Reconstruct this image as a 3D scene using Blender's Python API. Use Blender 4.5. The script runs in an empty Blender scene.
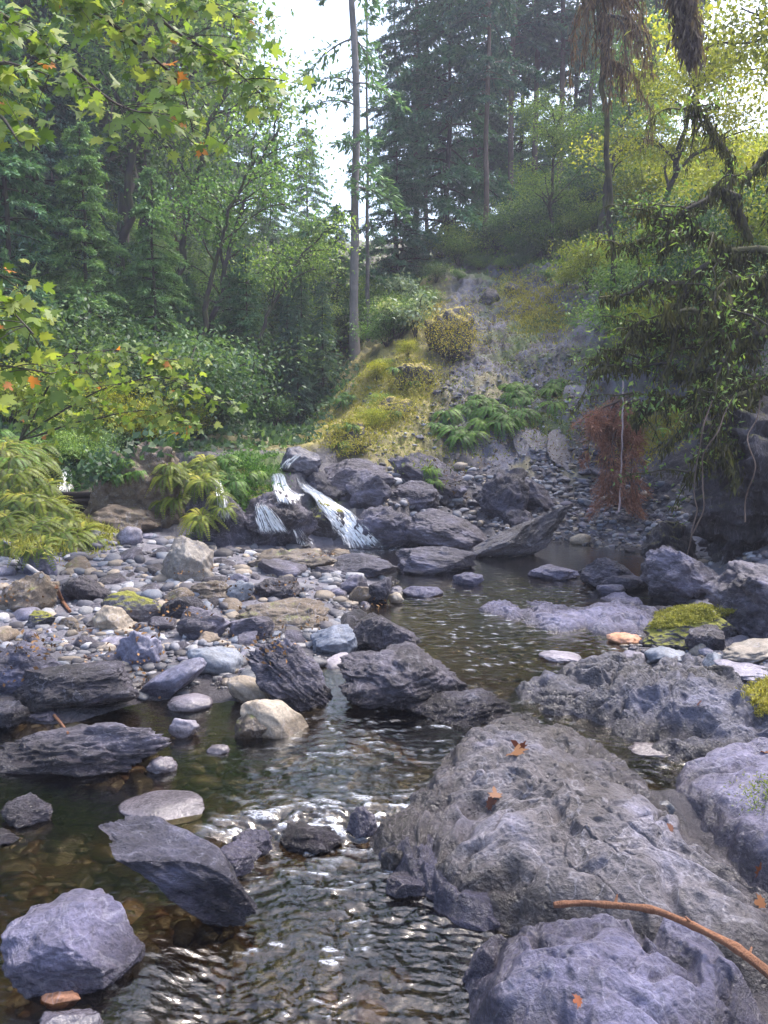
SUN_AZ, EXPO, HAZE = 52, 2.0, .0024
import bpy, bmesh, math, random
import numpy as np
from mathutils import Vector
from mathutils.bvhtree import BVHTree
RNG = np.random.default_rng(7)
random.seed(7)
COL = bpy.context.scene.collection
# ------------------------------------------------------------------ camera model
CAMZ, PITCH, F = 1.6, math.radians(6.8), 773.0
CA, SA = math.cos(PITCH), math.sin(PITCH)
def ray(px, py):
    u = (px-384)/F; v = (512-py)/F
    return np.array([u, CA+v*SA, -SA+v*CA])
def at(px, py, Y):                      # point seen at pixel, standing Y metres ahead
    d = ray(px, py); t = Y/d[1]
    return np.array([d[0]*t, Y, CAMZ+d[2]*t])
def atz(px, py, z):
    d = ray(px, py); t = (z-CAMZ)/d[2]
    return np.array([d[0]*t, d[1]*t, z])
def proj(P):
    P = np.asarray(P, float)
    x = P[:, 0]; y = P[:, 1]; z = P[:, 2]-CAMZ
    dep = y*CA - z*SA; up = y*SA + z*CA
    return 384+F*x/dep, 512-F*up/dep
# ------------------------------------------------------------------ noise
_pr = np.random.default_rng(3)
_perm = _pr.permutation(256); _perm = np.concatenate([_perm, _perm, _perm])
_g = _pr.normal(size=(256, 3)); _g /= np.linalg.norm(_g, axis=1)[:, None]
def pn(p):
    p = np.asarray(p, float); i = np.floor(p).astype(int); f = p-i
    u = f*f*f*(f*(f*6-15)+10); i &= 255
    out = 0
    for dx in (0, 1):
        wx = u[:, 0] if dx else 1-u[:, 0]
        for dy in (0, 1):
            wy = u[:, 1] if dy else 1-u[:, 1]
            for dz in (0, 1):
                wz = u[:, 2] if dz else 1-u[:, 2]
                h = _perm[_perm[_perm[(i[:, 0]+dx) & 255]+((i[:, 1]+dy) & 255)]+((i[:, 2]+dz) & 255)]
                g = _g[h]
                out = out + wx*wy*wz*(g[:, 0]*(f[:, 0]-dx)+g[:, 1]*(f[:, 1]-dy)+g[:, 2]*(f[:, 2]-dz))
    return out*1.6
def fbm(p, o=4, gain=.5):
    s = 0; a = 1.0; p = np.asarray(p, float).copy()
    for k in range(o):
        s = s+a*pn(p); p = p*2.03+17.1; a *= gain
    return s
def ridged(p, o=4, gain=.5):
    s = 0; a = 1.0; p = np.asarray(p, float).copy()
    for k in range(o):
        s = s+a*(1-2*np.abs(pn(p))); p = p*2.07+11.3; a *= gain
    return s
def sm(a, b, x):
    t = np.clip((x-a)/(b-a), 0, 1); return t*t*(3-2*t)
class RBF:
    def __init__(s, P, val):
        P = np.asarray(P, float); s.P = P; n = len(P)
        K = np.sqrt(((P[:, None]-P[None])**2).sum(-1)+.02)
        A = np.zeros((n+3, n+3)); A[:n, :n] = K-np.eye(n)*0.02; A[:n, n] = 1; A[:n, n+1:] = P; A[n, :n] = 1; A[n+1:, :n] = P.T
        s.w = np.linalg.solve(A, np.concatenate([val, [0, 0, 0]]))
    def __call__(s, Q):
        Q = np.asarray(Q, float); out = np.empty(len(Q)); n = len(s.P)
        for a in range(0, len(Q), 20000):
            q = Q[a:a+20000]
            K = np.sqrt(((q[:, None]-s.P[None])**2).sum(-1)+.02)
            out[a:a+20000] = K@s.w[:n]+s.w[n]+q@s.w[n+1:]
        return out
# ------------------------------------------------------------------ object helpers
def tag(o, label=None, cat=None, group=None, kind=None):
    if label: o['label'] = label
    if cat: o['category'] = cat
    if group: o['group'] = group
    if kind: o['kind'] = kind
    return o
def mesh_np(name, V, faces, mat, attrs=None, smooth=True):
    """faces: list of int arrays (n,k)"""
    me = bpy.data.meshes.new(name)
    V = np.asarray(V, np.float32)
    me.vertices.add(len(V)); me.vertices.foreach_set('co', V.ravel())
    tot = np.concatenate([np.full(len(f), f.shape[1], np.int32) for f in faces if len(f)])
    loops = np.concatenate([f.ravel() for f in faces if len(f)]).astype(np.int32)
    start = np.concatenate([[0], np.cumsum(tot)[:-1]]).astype(np.int32)
    me.loops.add(len(loops)); me.loops.foreach_set('vertex_index', loops)
    me.polygons.add(len(tot)); me.polygons.foreach_set('loop_start', start); me.polygons.foreach_set('loop_total', tot)
    me.update(calc_edges=True)
    if smooth: me.polygons.foreach_set('use_smooth', np.ones(len(tot), bool))
    for k, a in (attrs or {}).items():
        a = np.asarray(a, np.float32)
        if a.ndim == 1:
            at_ = me.attributes.new(k, 'FLOAT', 'POINT'); at_.data.foreach_set('value', a)
        else:
            at_ = me.attributes.new(k, 'FLOAT_COLOR', 'POINT')
            at_.data.foreach_set('color', np.concatenate([a, np.ones((len(a), 1), np.float32)], 1).ravel())
    me.materials.append(mat); me.validate()
    return me
def obj(name, me, parent=None, loc=(0, 0, 0)):
    o = bpy.data.objects.new(name, me); COL.objects.link(o); o.location = [float(c) for c in loc]
    if parent: o.parent = parent
    return o
def empty(name, loc, rz=0, s=1):
    o = bpy.data.objects.new(name, None); COL.objects.link(o); o.empty_display_size = .1
    o.location = [float(c) for c in loc]; o.rotation_euler = (0, 0, rz); o.scale = (s, s, s) if np.isscalar(s) else s
    return o
KIDS = {}
def copy_tree(o, parent=None):
    c = o.copy(); COL.objects.link(c); c.parent = parent
    for ch in KIDS.get(o.name, []): copy_tree(ch, c)
    return c
class Geo:
    def __init__(s): s.V = []; s.Fq = {}; s.T = []; s.n = 0
    def add(s, V, Fa, tint=.5):
        V = np.asarray(V, float).reshape(-1, 3); Fa = np.asarray(Fa)
        s.Fq.setdefault(Fa.shape[1], []).append(Fa+s.n); s.V.append(V)
        s.T.append(np.full(len(V), tint) if np.isscalar(tint) else np.asarray(tint)); s.n += len(V)
    def mesh(s, name, mat, smooth=True):
        return mesh_np(name, np.concatenate(s.V), [np.concatenate(f) for f in s.Fq.values()], mat, {'tint': np.concatenate(s.T)}, smooth)
def tube(g, path, rad, sides=6, tint=.5, cap=False, rough=0):
    path = np.asarray(path, float); n = len(path)
    rad = np.full(n, rad) if np.isscalar(rad) else np.asarray(rad)
    T = np.gradient(path, axis=0); T /= np.linalg.norm(T, axis=1)[:, None]+1e-9
    ref = np.array([0, 0, 1.]) if abs(T[0, 2]) < .9 else np.array([1., 0, 0])
    A = np.cross(T, ref); A /= np.linalg.norm(A, axis=1)[:, None]+1e-9
    B = np.cross(T, A)
    th = np.linspace(0, 2*np.pi, sides, endpoint=False)
    ring = A[:, None]*np.cos(th)[None, :, None]+B[:, None]*np.sin(th)[None, :, None]
    rr = rad[:, None]*np.ones((1, sides))
    if rough: rr = rr*(1+rough*pn((path[:, None]*3+ring*1.3).reshape(-1, 3)).reshape(n, sides))
    V = (path[:, None]+ring*rr[:, :, None]).reshape(-1, 3)
    i = np.arange(n-1)[:, None]*sides; j = np.arange(sides)[None]; k = (j+1) % sides
    Q = np.stack([i+j, i+k, i+sides+k, i+sides+j], -1).reshape(-1, 4)
    g.add(V, Q, tint)
    if cap:
        g.add(V[-sides:], np.arange(sides)[None], tint); g.add(V[:sides], np.arange(sides)[::-1][None], tint)
def nrm(a): return a/(np.linalg.norm(a, axis=-1, keepdims=True)+1e-9)
def leaves(g, P, D, N, L, Wd, tint, fold=.15):
    """pointed leaf quads: P base, D direction, N up"""
    n = len(P); D = nrm(D); S = nrm(np.cross(D, N)); U = np.cross(S, D)
    L = np.broadcast_to(L, n)[:, None]; Wd = np.broadcast_to(Wd, n)[:, None]
    m = P+D*L*.45
    V = np.stack([P, m+S*Wd*.5+U*Wd*fold, P+D*L-U*Wd*fold, m-S*Wd*.5+U*Wd*fold], 1).reshape(-1, 3)
    Q = np.arange(n*4).reshape(n, 4)
    g.add(V, Q, np.repeat(np.broadcast_to(tint, n), 4))
# palmate (maple) leaf outline
_ml = [(0, 0), (.1, .12), (.32, .02), (.3, .2), (.55, .26), (.4, .4), (.62, .62), (.36, .56), (.3, .62), (.16, .58), (.17, .85), (0, 1.05)]
MAPLE = np.array(_ml+[(-x, y) for x, y in _ml[-2:0:-1]])
def maple_leaves(g, P, D, N, L, tint):
    n = len(P); D = nrm(D); S = nrm(np.cross(D, N)); U = np.cross(S, D); k = len(MAPLE)
    L = np.broadcast_to(L, n)[:, None, None]; cu = RNG.uniform(.1, .8, n)[:, None, None]; cv = RNG.uniform(-.5, .5, n)[:, None, None]
    X = MAPLE[:, 0][None, :, None]; Y = MAPLE[:, 1][None, :, None]
    Z = -cu*np.abs(X)-cv*Y**2+.25*cv*X
    V = P[:, None]+(S[:, None]*X+D[:, None]*Y+U[:, None]*Z)*L
    g.add(V.reshape(-1, 3), np.arange(n*k).reshape(n, k), np.repeat(np.broadcast_to(tint, n), k))
# ------------------------------------------------------------------ materials
def newmat(name):
    m = bpy.data.materials.new(name); m.use_nodes = True; nt = m.node_tree; nt.nodes.clear()
    return m, nt, nt.nodes, nt.links
def nd(nt, typ, **kw):
    n = nt.nodes.new(typ)
    for k, v in kw.items():
        if k in n.bl_rna.properties: setattr(n, k, v)
        else: n.inputs[k].default_value = v
    return n
def ramp(nt, stops, src):
    r = nt.nodes.new('ShaderNodeValToRGB'); e = r.color_ramp.elements
    while len(e) < len(stops): e.new(.5)
    for el, (p, c) in zip(e, stops):
        el.position = p; el.color = (*c, 1) if len(c) == 3 else c
    nt.links.new(src, r.inputs[0]); return r.outputs[0]
def mixc(nt, fac, a, b, mode='MIX'):
    m = nt.nodes.new('ShaderNodeMix'); m.data_type = 'RGBA'; m.blend_type = mode
    for sock, v in ((m.inputs[0], fac), (m.inputs[6], a), (m.inputs[7], b)):
        if isinstance(v, bpy.types.NodeSocket): nt.links.new(v, sock)
        elif isinstance(v, (int, float)): sock.default_value = v
        else: sock.default_value = (*v, 1)
    return m.outputs[2]
def mth(nt, op, a, b=0, clamp=False):
    m = nt.nodes.new('ShaderNodeMath'); m.operation = op; m.use_clamp = clamp
    for i, v in ((0, a), (1, b)):
        if isinstance(v, bpy.types.NodeSocket): nt.links.new(v, m.inputs[i])
        else: m.inputs[i].default_value = v
    return m.outputs[0]
def noise(nt, scale, detail=6, rough=.6, vec=None, dist=0):
    n = nd(nt, 'ShaderNodeTexNoise', Scale=scale, Detail=detail, Roughness=rough, Distortion=dist)
    if vec is not None: nt.links.new(vec, n.inputs['Vector'])
    return n.outputs['Fac']
def g3(v): return (v, v, v)
def rockmat(name, ca, cb, cc, bump=.5, sc=1.0, rough=.65, moss=0, wetz=.03, stretch=None, veins=True, attr=None, pits=.5, mosscol=(.10, .115, .02)):
    m, nt, N, L = newmat(name)
    geo = nd(nt, 'ShaderNodeNewGeometry'); pos = geo.outputs['Position']
    mp = nd(nt, 'ShaderNodeMapping')
    if stretch: mp.inputs['Scale'].default_value = stretch[:3]; mp.inputs['Rotation'].default_value = stretch[3:]
    L.new(pos, mp.inputs['Vector']); vec = mp.outputs[0]
    n1 = noise(nt, 1.7*sc, 8, .65, vec, .4); n2 = noise(nt, 9*sc, 8, .7, vec); n3 = noise(nt, 45*sc, 6, .7, vec)
    col = ramp(nt, [(.32, ca), (.5, cb), (.68, cc)], n1)
    col = mixc(nt, 1.0, col, ramp(nt, [(.25, g3(.45)), (.5, g3(1.0)), (.75, g3(1.45))], n2), 'MULTIPLY')
    col = mixc(nt, 1.0, col, ramp(nt, [(.3, g3(.6)), (.7, g3(1.35))], n3), 'MULTIPLY')
    if veins:
        w = noise(nt, 3.2*sc, 3, .5, vec, 1.5)
        col = mixc(nt, ramp(nt, [(.485, g3(0)), (.5, g3(.28)), (.515, g3(0))], w), col, (.42, .42, .5))
    oi = nd(nt, 'ShaderNodeObjectInfo')
    col = mixc(nt, 1.0, col, ramp(nt, [(0, (.72, .74, .8)), (.5, (1, .98, .97)), (1, (1.25, 1.2, 1.12))], oi.outputs['Random']), 'MULTIPLY')
    if attr:
        a = nd(nt, 'ShaderNodeAttribute', attribute_name=attr)
        col = mixc(nt, 1.0, a.outputs['Color'], ramp(nt, [(.3, g3(.55)), (.7, g3(1.5))], mth(nt, 'MULTIPLY', mth(nt, 'ADD', n2, n3), .5)), 'MULTIPLY')
    sep = nd(nt, 'ShaderNodeSeparateXYZ'); L.new(pos, sep.inputs[0])
    sepn = nd(nt, 'ShaderNodeSeparateXYZ'); L.new(geo.outputs['Normal'], sepn.inputs[0])
    # wet stain above the water line
    zz = mth(nt, 'ADD', sep.outputs[2], mth(nt, 'MULTIPLY', n2, -.10))
    wet = ramp(nt, [(0, g3(1)), (.45, g3(1)), (.75, g3(0))], mth(nt, 'ADD', mth(nt, 'MULTIPLY', mth(nt, 'ADD', zz, -wetz), 5.0), .5, True))
    col = mixc(nt, wet, col, mixc(nt, 1.0, col, (.42, .40, .38), 'MULTIPLY'))
    if moss:
        mf = mth(nt, 'MULTIPLY', ramp(nt, [(.5, g3(0)), (.8, g3(1))], sepn.outputs[2]), ramp(nt, [(.62-moss*.3, g3(0)), (.72-moss*.3, g3(1))], noise(nt, 5.0, 8, .75, pos)))
        col = mixc(nt, mf, col, mixc(nt, noise(nt, 30, 4, .7, pos), tuple(c*.6 for c in mosscol), tuple(c*1.9 for c in mosscol)))
    b = nd(nt, 'ShaderNodeBsdfPrincipled'); L.new(col, b.inputs['Base Color'])
    rg = mixc(nt, wet, ramp(nt, [(.3, g3(rough-.17)), (.7, g3(rough+.15))], n2), g3(.22)); L.new(rg, b.inputs['Roughness'])
    vo = nd(nt, 'ShaderNodeTexVoronoi', Scale=30*sc); L.new(vec, vo.inputs['Vector'])
    pit = ramp(nt, [(.0, g3(0)), (.35, g3(1))], vo.outputs['Distance'])
    hgt = mth(nt, 'ADD', mth(nt, 'ADD', mth(nt, 'MULTIPLY', n2, 1.4), mth(nt, 'MULTIPLY', n3, .5)), mth(nt, 'MULTIPLY', pit, pits*.25))
    bp = nd(nt, 'ShaderNodeBump', Strength=bump, Distance=.045); L.new(hgt, bp.inputs['Height']); L.new(bp.outputs[0], b.inputs['Normal'])
    o = nd(nt, 'ShaderNodeOutputMaterial'); L.new(b.outputs[0], o.inputs[0])
    return m
def leafmat(name, stops, trans=.4, rough=.5, tr=(1.25, 1.3, .6)):
    m, nt, N, L = newmat(name)
    a = nd(nt, 'ShaderNodeAttribute', attribute_name='tint')
    col = ramp(nt, stops, a.outputs['Fac'])
    oi = nd(nt, 'ShaderNodeObjectInfo')
    col = mixc(nt, 1.0, col, ramp(nt, [(0, (.75, .85, .95)), (.5, (1, 1, 1)), (1, (1.3, 1.15, .85))], oi.outputs['Random']), 'MULTIPLY')
    b = nd(nt, 'ShaderNodeBsdfPrincipled', Roughness=rough); L.new(col, b.inputs['Base Color'])
    b.inputs['Specular IOR Level'].default_value = .35
    t = nd(nt, 'ShaderNodeBsdfTranslucent'); L.new(mixc(nt, 1.0, col, tr, 'MULTIPLY'), t.inputs[0])
    mx = nd(nt, 'ShaderNodeMixShader'); mx.inputs[0].default_value = trans
    L.new(b.outputs[0], mx.inputs[1]); L.new(t.outputs[0], mx.inputs[2])
    o = nd(nt, 'ShaderNodeOutputMaterial'); L.new(mx.outputs[0], o.inputs[0])
    return m
def barkmat(name, ca, cb, bump=.8, moss=None, sc=1):
    m, nt, N, L = newmat(name)
    tc = nd(nt, 'ShaderNodeTexCoord'); mp = nd(nt, 'ShaderNodeMapping'); mp.inputs['Scale'].default_value = (1, 1, .25)
    L.new(tc.outputs['Object'], mp.inputs[0])
    n1 = noise(nt, 14*sc, 8, .7, mp.outputs[0]); n2 = noise(nt, 2.5, 4, .6, tc.outputs['Object'])
    col = mixc(nt, n1, ca, cb)
    if moss: col = mixc(nt, ramp(nt, [(.42, g3(0)), (.6, g3(1))], n2), col, moss)
    col = mixc(nt, 1.0, col, ramp(nt, [(.3, g3(.6)), (.7, g3(1.4))], n2), 'MULTIPLY')
    b = nd(nt, 'ShaderNodeBsdfPrincipled', Roughness=.85); L.new(col, b.inputs['Base Color'])
    bp = nd(nt, 'ShaderNodeBump', Strength=bump, Distance=.03); L.new(n1, bp.inputs['Height']); L.new(bp.outputs[0], b.inputs['Normal'])
    o = nd(nt, 'ShaderNodeOutputMaterial'); L.new(b.outputs[0], o.inputs[0])
    return m
# ================================================================== TERRAIN
C = []
def cp(px, py, Y): p = at(px, py, Y); C.append(tuple(p))
def cz(px, py, z): C.append(tuple(atz(px, py, z)))
def cw(x, y, z): C.append((x, y, z))
# stream bed under water
for px, py, z in [(0,760,-.12),(100,790,-.2),(200,790,-.22),(300,780,-.2),(400,755,-.18),(430,735,-.15),(50,860,-.25),(50,930,-.25),(200,960,-.3),
                  (330,880,-.25),(300,1000,-.3),(450,1010,-.3),(0,1020,-.22),(400,960,-.3),(330,745,-.1),
                  (480,722,-.08),(430,690,-.08),(480,660,-.10),(450,622,-.10),(560,625,-.03),(610,642,-.06),(520,665,-.1),
                  (430,592,-.12),(520,580,-.16),(600,583,-.1),(480,560,-.14),(400,566,-.05),(560,560,-.1),(540,640,-.06),(640,600,-.05),(630,575,-.05),
                  (230,740,-.05),(120,740,-.08)]: cz(px, py, z)
for x, y, z in [(-1.5,1,-.25),(0,1,-.3),(0,-1,-.3),(-2.5,2,-.15),(1.4,1.5,.0),(2.2,2.5,.05),(3,3.5,.15),(-3.2,3.6,.25),(-3,1,.1),(1.4,2.3,.0),(1.2,3.1,.0)]: cw(x, y, z)
# left cobble bar
for a in [(0,712,4.05),(60,715,3.98),(150,706,4.15),(260,708,4.1),(310,712,4.05),(0,640,5.1),(150,640,5.15),(300,640,5.25),(370,640,5.2),(390,600,6.6),(410,640,5.25),
          (0,590,6.25),(150,585,6.5),(300,585,6.65),(370,575,7.4),(0,555,7.2),(80,548,7.8),(150,548,8.0),(230,553,8.4),(300,556,8.55),(375,556,8.6)]: cp(*a)
# falls rock and outcrops
for a in [(220,540,9.0),(340,546,9.2),(310,492,9.9),(220,482,9.8),(270,462,10.5),(180,487,10.2),(130,492,10.2),(300,448,13),(290,458,12),
          (67,512,9.0),(67,468,9.7),(67,440,11.5),(0,505,8.3),(0,445,8.9),(30,470,8.6),(400,500,10.6),(370,475,11.3),(360,520,9.7)]: cp(*a)
for x, y, z in [(-8,5,1.6),(-8,8,2.6),(-7,2,1.2),(-5,4.5,.6),(-5.5,6.5,1.0)]: cw(x, y, z)
# left hill
for a in [(0,400,12),(-300,350,13),(0,300,18),(-300,150,20),(150,395,15),(150,280,22),(0,170,26),(300,438,16),(300,410,22),(250,280,32),(230,430,13),(330,330,34)]: cp(*a)
# slide slope
for a in [(330,446,12.2),(400,478,12),(450,488,11.8),(400,350,17.5),(345,396,16),(480,282,22.5),(430,282,22),(550,275,22),(560,375,15.5),(600,450,12.3),(560,472,12),
          (520,430,13.3),(460,400,14.8),(640,410,12.5),(690,320,13.5),(820,260,13),(600,200,24),(470,235,27),(355,372,19.5),(380,300,27),(450,340,18)]: cp(*a)
# right gravel bank
for a in [(600,502,11.1),(530,530,10.3),(590,547,9.5),(650,553,8.9),(680,566,8.2),(660,520,10.2),(730,560,8.2),(740,480,9.5)]: cp(*a)
# right bedrock
for px, py, z in [(700,622,.08),(768,600,.2),(768,660,.12),(690,660,.06),(620,690,.0),(560,700,-.03),(768,740,.02),(700,730,-.06),(670,800,-.12),(700,860,-.1),(640,750,-.1),(730,800,-.1),(860,640,.5),(900,700,.5),(560,600,.0)]: cz(px, py, z)
for x, y, z in [(6,8,3.2),(6.5,5,2),(6,2.5,1.2),(5,0,.8),(4.2,6.8,1.0),
                (-60,60,24),(60,60,24),(0,85,18),(-60,0,14),(60,0,16),(0,-25,-.5),(-22,-22,5),(22,-22,5),(-80,80,28),(80,80,28),(0,100,20),(-80,-80,14),(80,-80,14),(0,-90,2),
                (-20,12,7),(22,14,9),(20,30,14),(-30,30,15)]: cw(x, y, z)
C = np.array(C); _T = RBF(C[:, :2], C[:, 2])
def height(x, y, detail=True):
    x = np.atleast_1d(np.asarray(x, float)); y = np.atleast_1d(np.asarray(y, float))
    z = _T(np.stack([x, y], 1))
    if detail:
        r = np.hypot(x, y); P = np.stack([x, y, x*0+2.2], 1)
        amp = np.interp(r, [0, 7, 11, 16, 40], [.03, .05, .13, .25, .8])
        z = z+amp*fbm(P*np.array([.9, .9, 1]), 4)*.7
        k = sm(8.7, 9.6, y)*sm(14.5, 12, y)*sm(-3.6, -2.8, x)*sm(1.6, .6, x)       # rocky falls shelf: steps
        st = np.round((z+.05*pn(P*3))/.22)*.22
        z = z*(1-k*.6)+st*k*.6+k*.05*ridged(P*2.2, 4)
        k2 = sm(2.0, 3.2, x)*sm(4.0, 6.4, y*0+r)*sm(12, 9, y)*.0
        kb = sm(.6, 1.2, x)*sm(8, 6, y)*sm(1, 2, y)
        z = z+kb*.045*ridged(P*np.array([2.2, 3.0, 1]), 5)
        ks = sm(11.5, 13, y)*sm(24, 21, y)*sm(-1.5, -.5, x)*sm(8, 5.5, x)
        km = sm(9.0, 9.8, y)*sm(13.5, 12, y)*sm(-.8, .2, x)*sm(7, 5, x); z = z+km*(.05*ridged(P*4, 4)+.03*ridged(P*10, 3))
        z = z+ks*(.10*ridged(P*np.array([1.6, .9, 1]), 5)+.07*ridged(P*np.array([3.8, 2.2, 1]), 4)+.045*ridged(P*9, 3)+.02*fbm(P*22, 2))
    return z
def wl(x, y):                          # water level
    z = .055*sm(3.9, 4.6, y)+.0*x
    # little step from the brown pool down into the front run
    s = y-(2.98+.10*(x+.0)); k = sm(.10, -.10, s)*sm(-.75, -.45, x)
    return z-.07*k
def march(px, py, water=True):
    d = ray(px, py); Y = np.geomspace(1.0, 80, 110)
    for it in (0, 1):
        X = d[0]/d[1]*Y; Z = CAMZ+d[2]/d[1]*Y
        h = height(X, Y)
        if water: h = np.maximum(h, np.where(Y < 9.6, wl(X, Y), -9))
        k = int(np.argmax(Z < h))
        if it == 0: Y = np.linspace(Y[max(k-1, 0)], Y[k], 14)
    return np.array([X[k], Y[k], h[k]])
def build_ground():
    # perspective-friendly polar grid round the camera
    ph = np.concatenate([np.linspace(-180, -36, 60, endpoint=False), np.linspace(-36, 36, 620), np.linspace(36, 180, 61)[1:]])
    ph = np.radians(ph); r = np.concatenate([np.geomspace(.4, 10, 420, endpoint=False), np.linspace(10, 25, 330, endpoint=False), np.geomspace(25, 95, 110)])
    R, PH = np.meshgrid(r, ph, indexing='ij'); X = (R*np.sin(PH)).ravel(); Y = (R*np.cos(PH)).ravel(); Z = height(X, Y)
    nr, npn = len(r), len(ph)
    i = np.arange(nr-1)[:, None]*npn; j = np.arange(npn-1)[None]
    Q = np.stack([i+j, i+j+1, i+npn+j+1, i+npn+j], -1).reshape(-1, 4)
    V = np.stack([X, Y, Z], 1)
    P = np.stack([X, Y, Z*1.2], 1); n1 = fbm(P*.8, 4); n2 = fbm(P*3, 4)
    px, py = proj(np.stack([X, np.maximum(Y, .5), Z], 1))
    rock = np.array([.15, .145, .175]); bed = np.array([.13, .085, .04]); scree = np.array([.10, .09, .095]); slate = np.array([.13, .13, .175])
    moss = np.array([.30, .26, .06]); green = np.array([.07, .11, .02]); duff = np.array([.045, .04, .02]); straw = np.array([.30, .24, .09])
    col = np.tile(rock, (len(X), 1))
    def lay(c, w): col[:] = col*(1-w[:, None])+c*w[:, None]
    uw = sm(.0, -.06, Z-wl(X, Y))*(Y < 9.6); lay(bed, uw*.9)
    gr = sm(-1, 1, X)*0
    lay(np.array([.075,.07,.08]), sm(9.2, 9.8, Y)*(1-sm(11.2, 12, Y))*.9)
    forest = np.clip(sm(11.5, 13.5, Y)*sm(-1.0, -2.2, X+.12*(Y-12))+sm(23, 25, Y)+sm(-3.6, -4.6, X-.2*np.minimum(Y-6, 6))+sm(5.5, 7, X)+sm(-2, -4, Y), 0, 1)
    lay(duff, forest); lay(green*.7, forest*sm(-.1, .5, n1)*.8)
    slope = sm(10.8, 12.2, Y)*(1-forest)
    lay(scree, slope); lay(slate, slope*sm(-.1, .15, n1+.8*n2)*sm(.9, 1.6, X)*.95); lay(np.array([.045,.042,.05]), slope*sm(.15, .35, -n2-.4*n1)*.8)
    ms = slope*np.clip(sm(1.1, .2, X-.12*(Y-12)+.5*n1)*sm(11.5, 12.5, Y)+sm(.35, .7, n1+.4*n2)*.5, 0, 1)
    lay(moss, ms*.85); lay(np.array([.11,.10,.05]), ms*sm(.0, .35, -n2)*.8); lay(straw, ms*sm(0, .4, n2)*.6); lay(green*1.3, slope*sm(.1, .5, -n1+.5*n2)*sm(1.5, 3, X)*.8)
    fl = sm(9.3, 10.2, Y)*sm(12.5, 11, Y)*sm(-4.5, -3.2, X)*sm(-.1, -.9, X); lay(green*1.5, fl*sm(.1, .4, n2+n1*.5)*.9)
    lay(np.array([.09, .085, .1]), fl*sm(.0, -.4, n2+n1*.5)*.8)
    me = mesh_np('ground', V, [Q[:, ::-1]], M['ground'], {'gcol': col})
    tag(obj('ground', me), 'rocky creek bed and hillside ground', kind='structure')
def build_water():
    ph = np.radians(np.linspace(-40, 40, 760)); r = np.geomspace(.9, 9.9, 900)
    R, PH = np.meshgrid(r, ph, indexing='ij'); X = (R*np.sin(PH)).ravel(); Y = (R*np.cos(PH)).ravel()
    Z = wl(X, Y)
    P = np.stack([X, Y, X*0], 1)
    s = Y-(2.98+.10*X)
    run = sm(.12, -.05, s)*sm(-.95, -.35, X)                         # fast front run
    chute = np.exp(-((s)/.16)**2)*sm(-.8, -.4, X)*sm(.35, .05, X)
    riff = sm(4.2, 4.9, Y)*sm(7.6, 6.6, Y)*sm(-.2, .5, X)+sm(3.0, 3.4, Y)*sm(4.4, 3.9, Y)*sm(-1.0, -.2, X)*.8+.6*sm(8.4, 9.2, Y)
    a = .0006+.0072*run+.0065*riff+.013*chute
    a = a*(.55+.85*sm(-.35, .5, pn(P*np.array([1.8, 2.6, 1])+4)))
    dsp = pn(P*np.array([7, 19, 1])+np.stack([.9*fbm(P*3, 2), 1.1*fbm(P*3+5, 2), X*0], 1)*1.5)
    d2 = fbm(P*np.array([15, 38, 1])+3.3+1.0*np.stack([fbm(P*5, 2), fbm(P*5+9, 2), X*0], 1), 2)*.9
    fine = pn(P*np.array([40, 85, 1])+7+1.2*np.stack([dsp, dsp, X*0], 1))
    Z = Z+a*(dsp*.8+d2*.45+fine*.22)+.0012*pn(P*np.array([10, 16, 1]))
    npn = len(ph); nr = len(r)
    foam = np.clip(chute*sm(0, .7, d2+dsp)*.75+run*sm(.35, .9, d2+dsp*.6)*.55*sm(-.1,.4,pn(P*np.array([2.5,5,1])+2))+riff*sm(.5, 1.0, d2+dsp)*.4+sm(8.9, 9.3, Y)*sm(-1.6, -.3, X)*sm(.8, .2, X)*.8*sm(-.3, .5, d2), 0, 1)
    i = np.arange(nr-1)[:, None]*npn; j = np.arange(npn-1)[None]
    Q = np.stack([i+j, i+npn+j, i+npn+j+1, i+j+1], -1).reshape(-1, 4)
    keep = (height(X, Y) < Z+.06)[Q].any(1); Q = Q[keep]
    me = mesh_np('water', np.stack([X, Y, Z], 1), [Q[:, ::-1]], M['water'], {'foam': foam})
    tag(obj('water', me), 'clear brown creek water', kind='structure')
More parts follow.
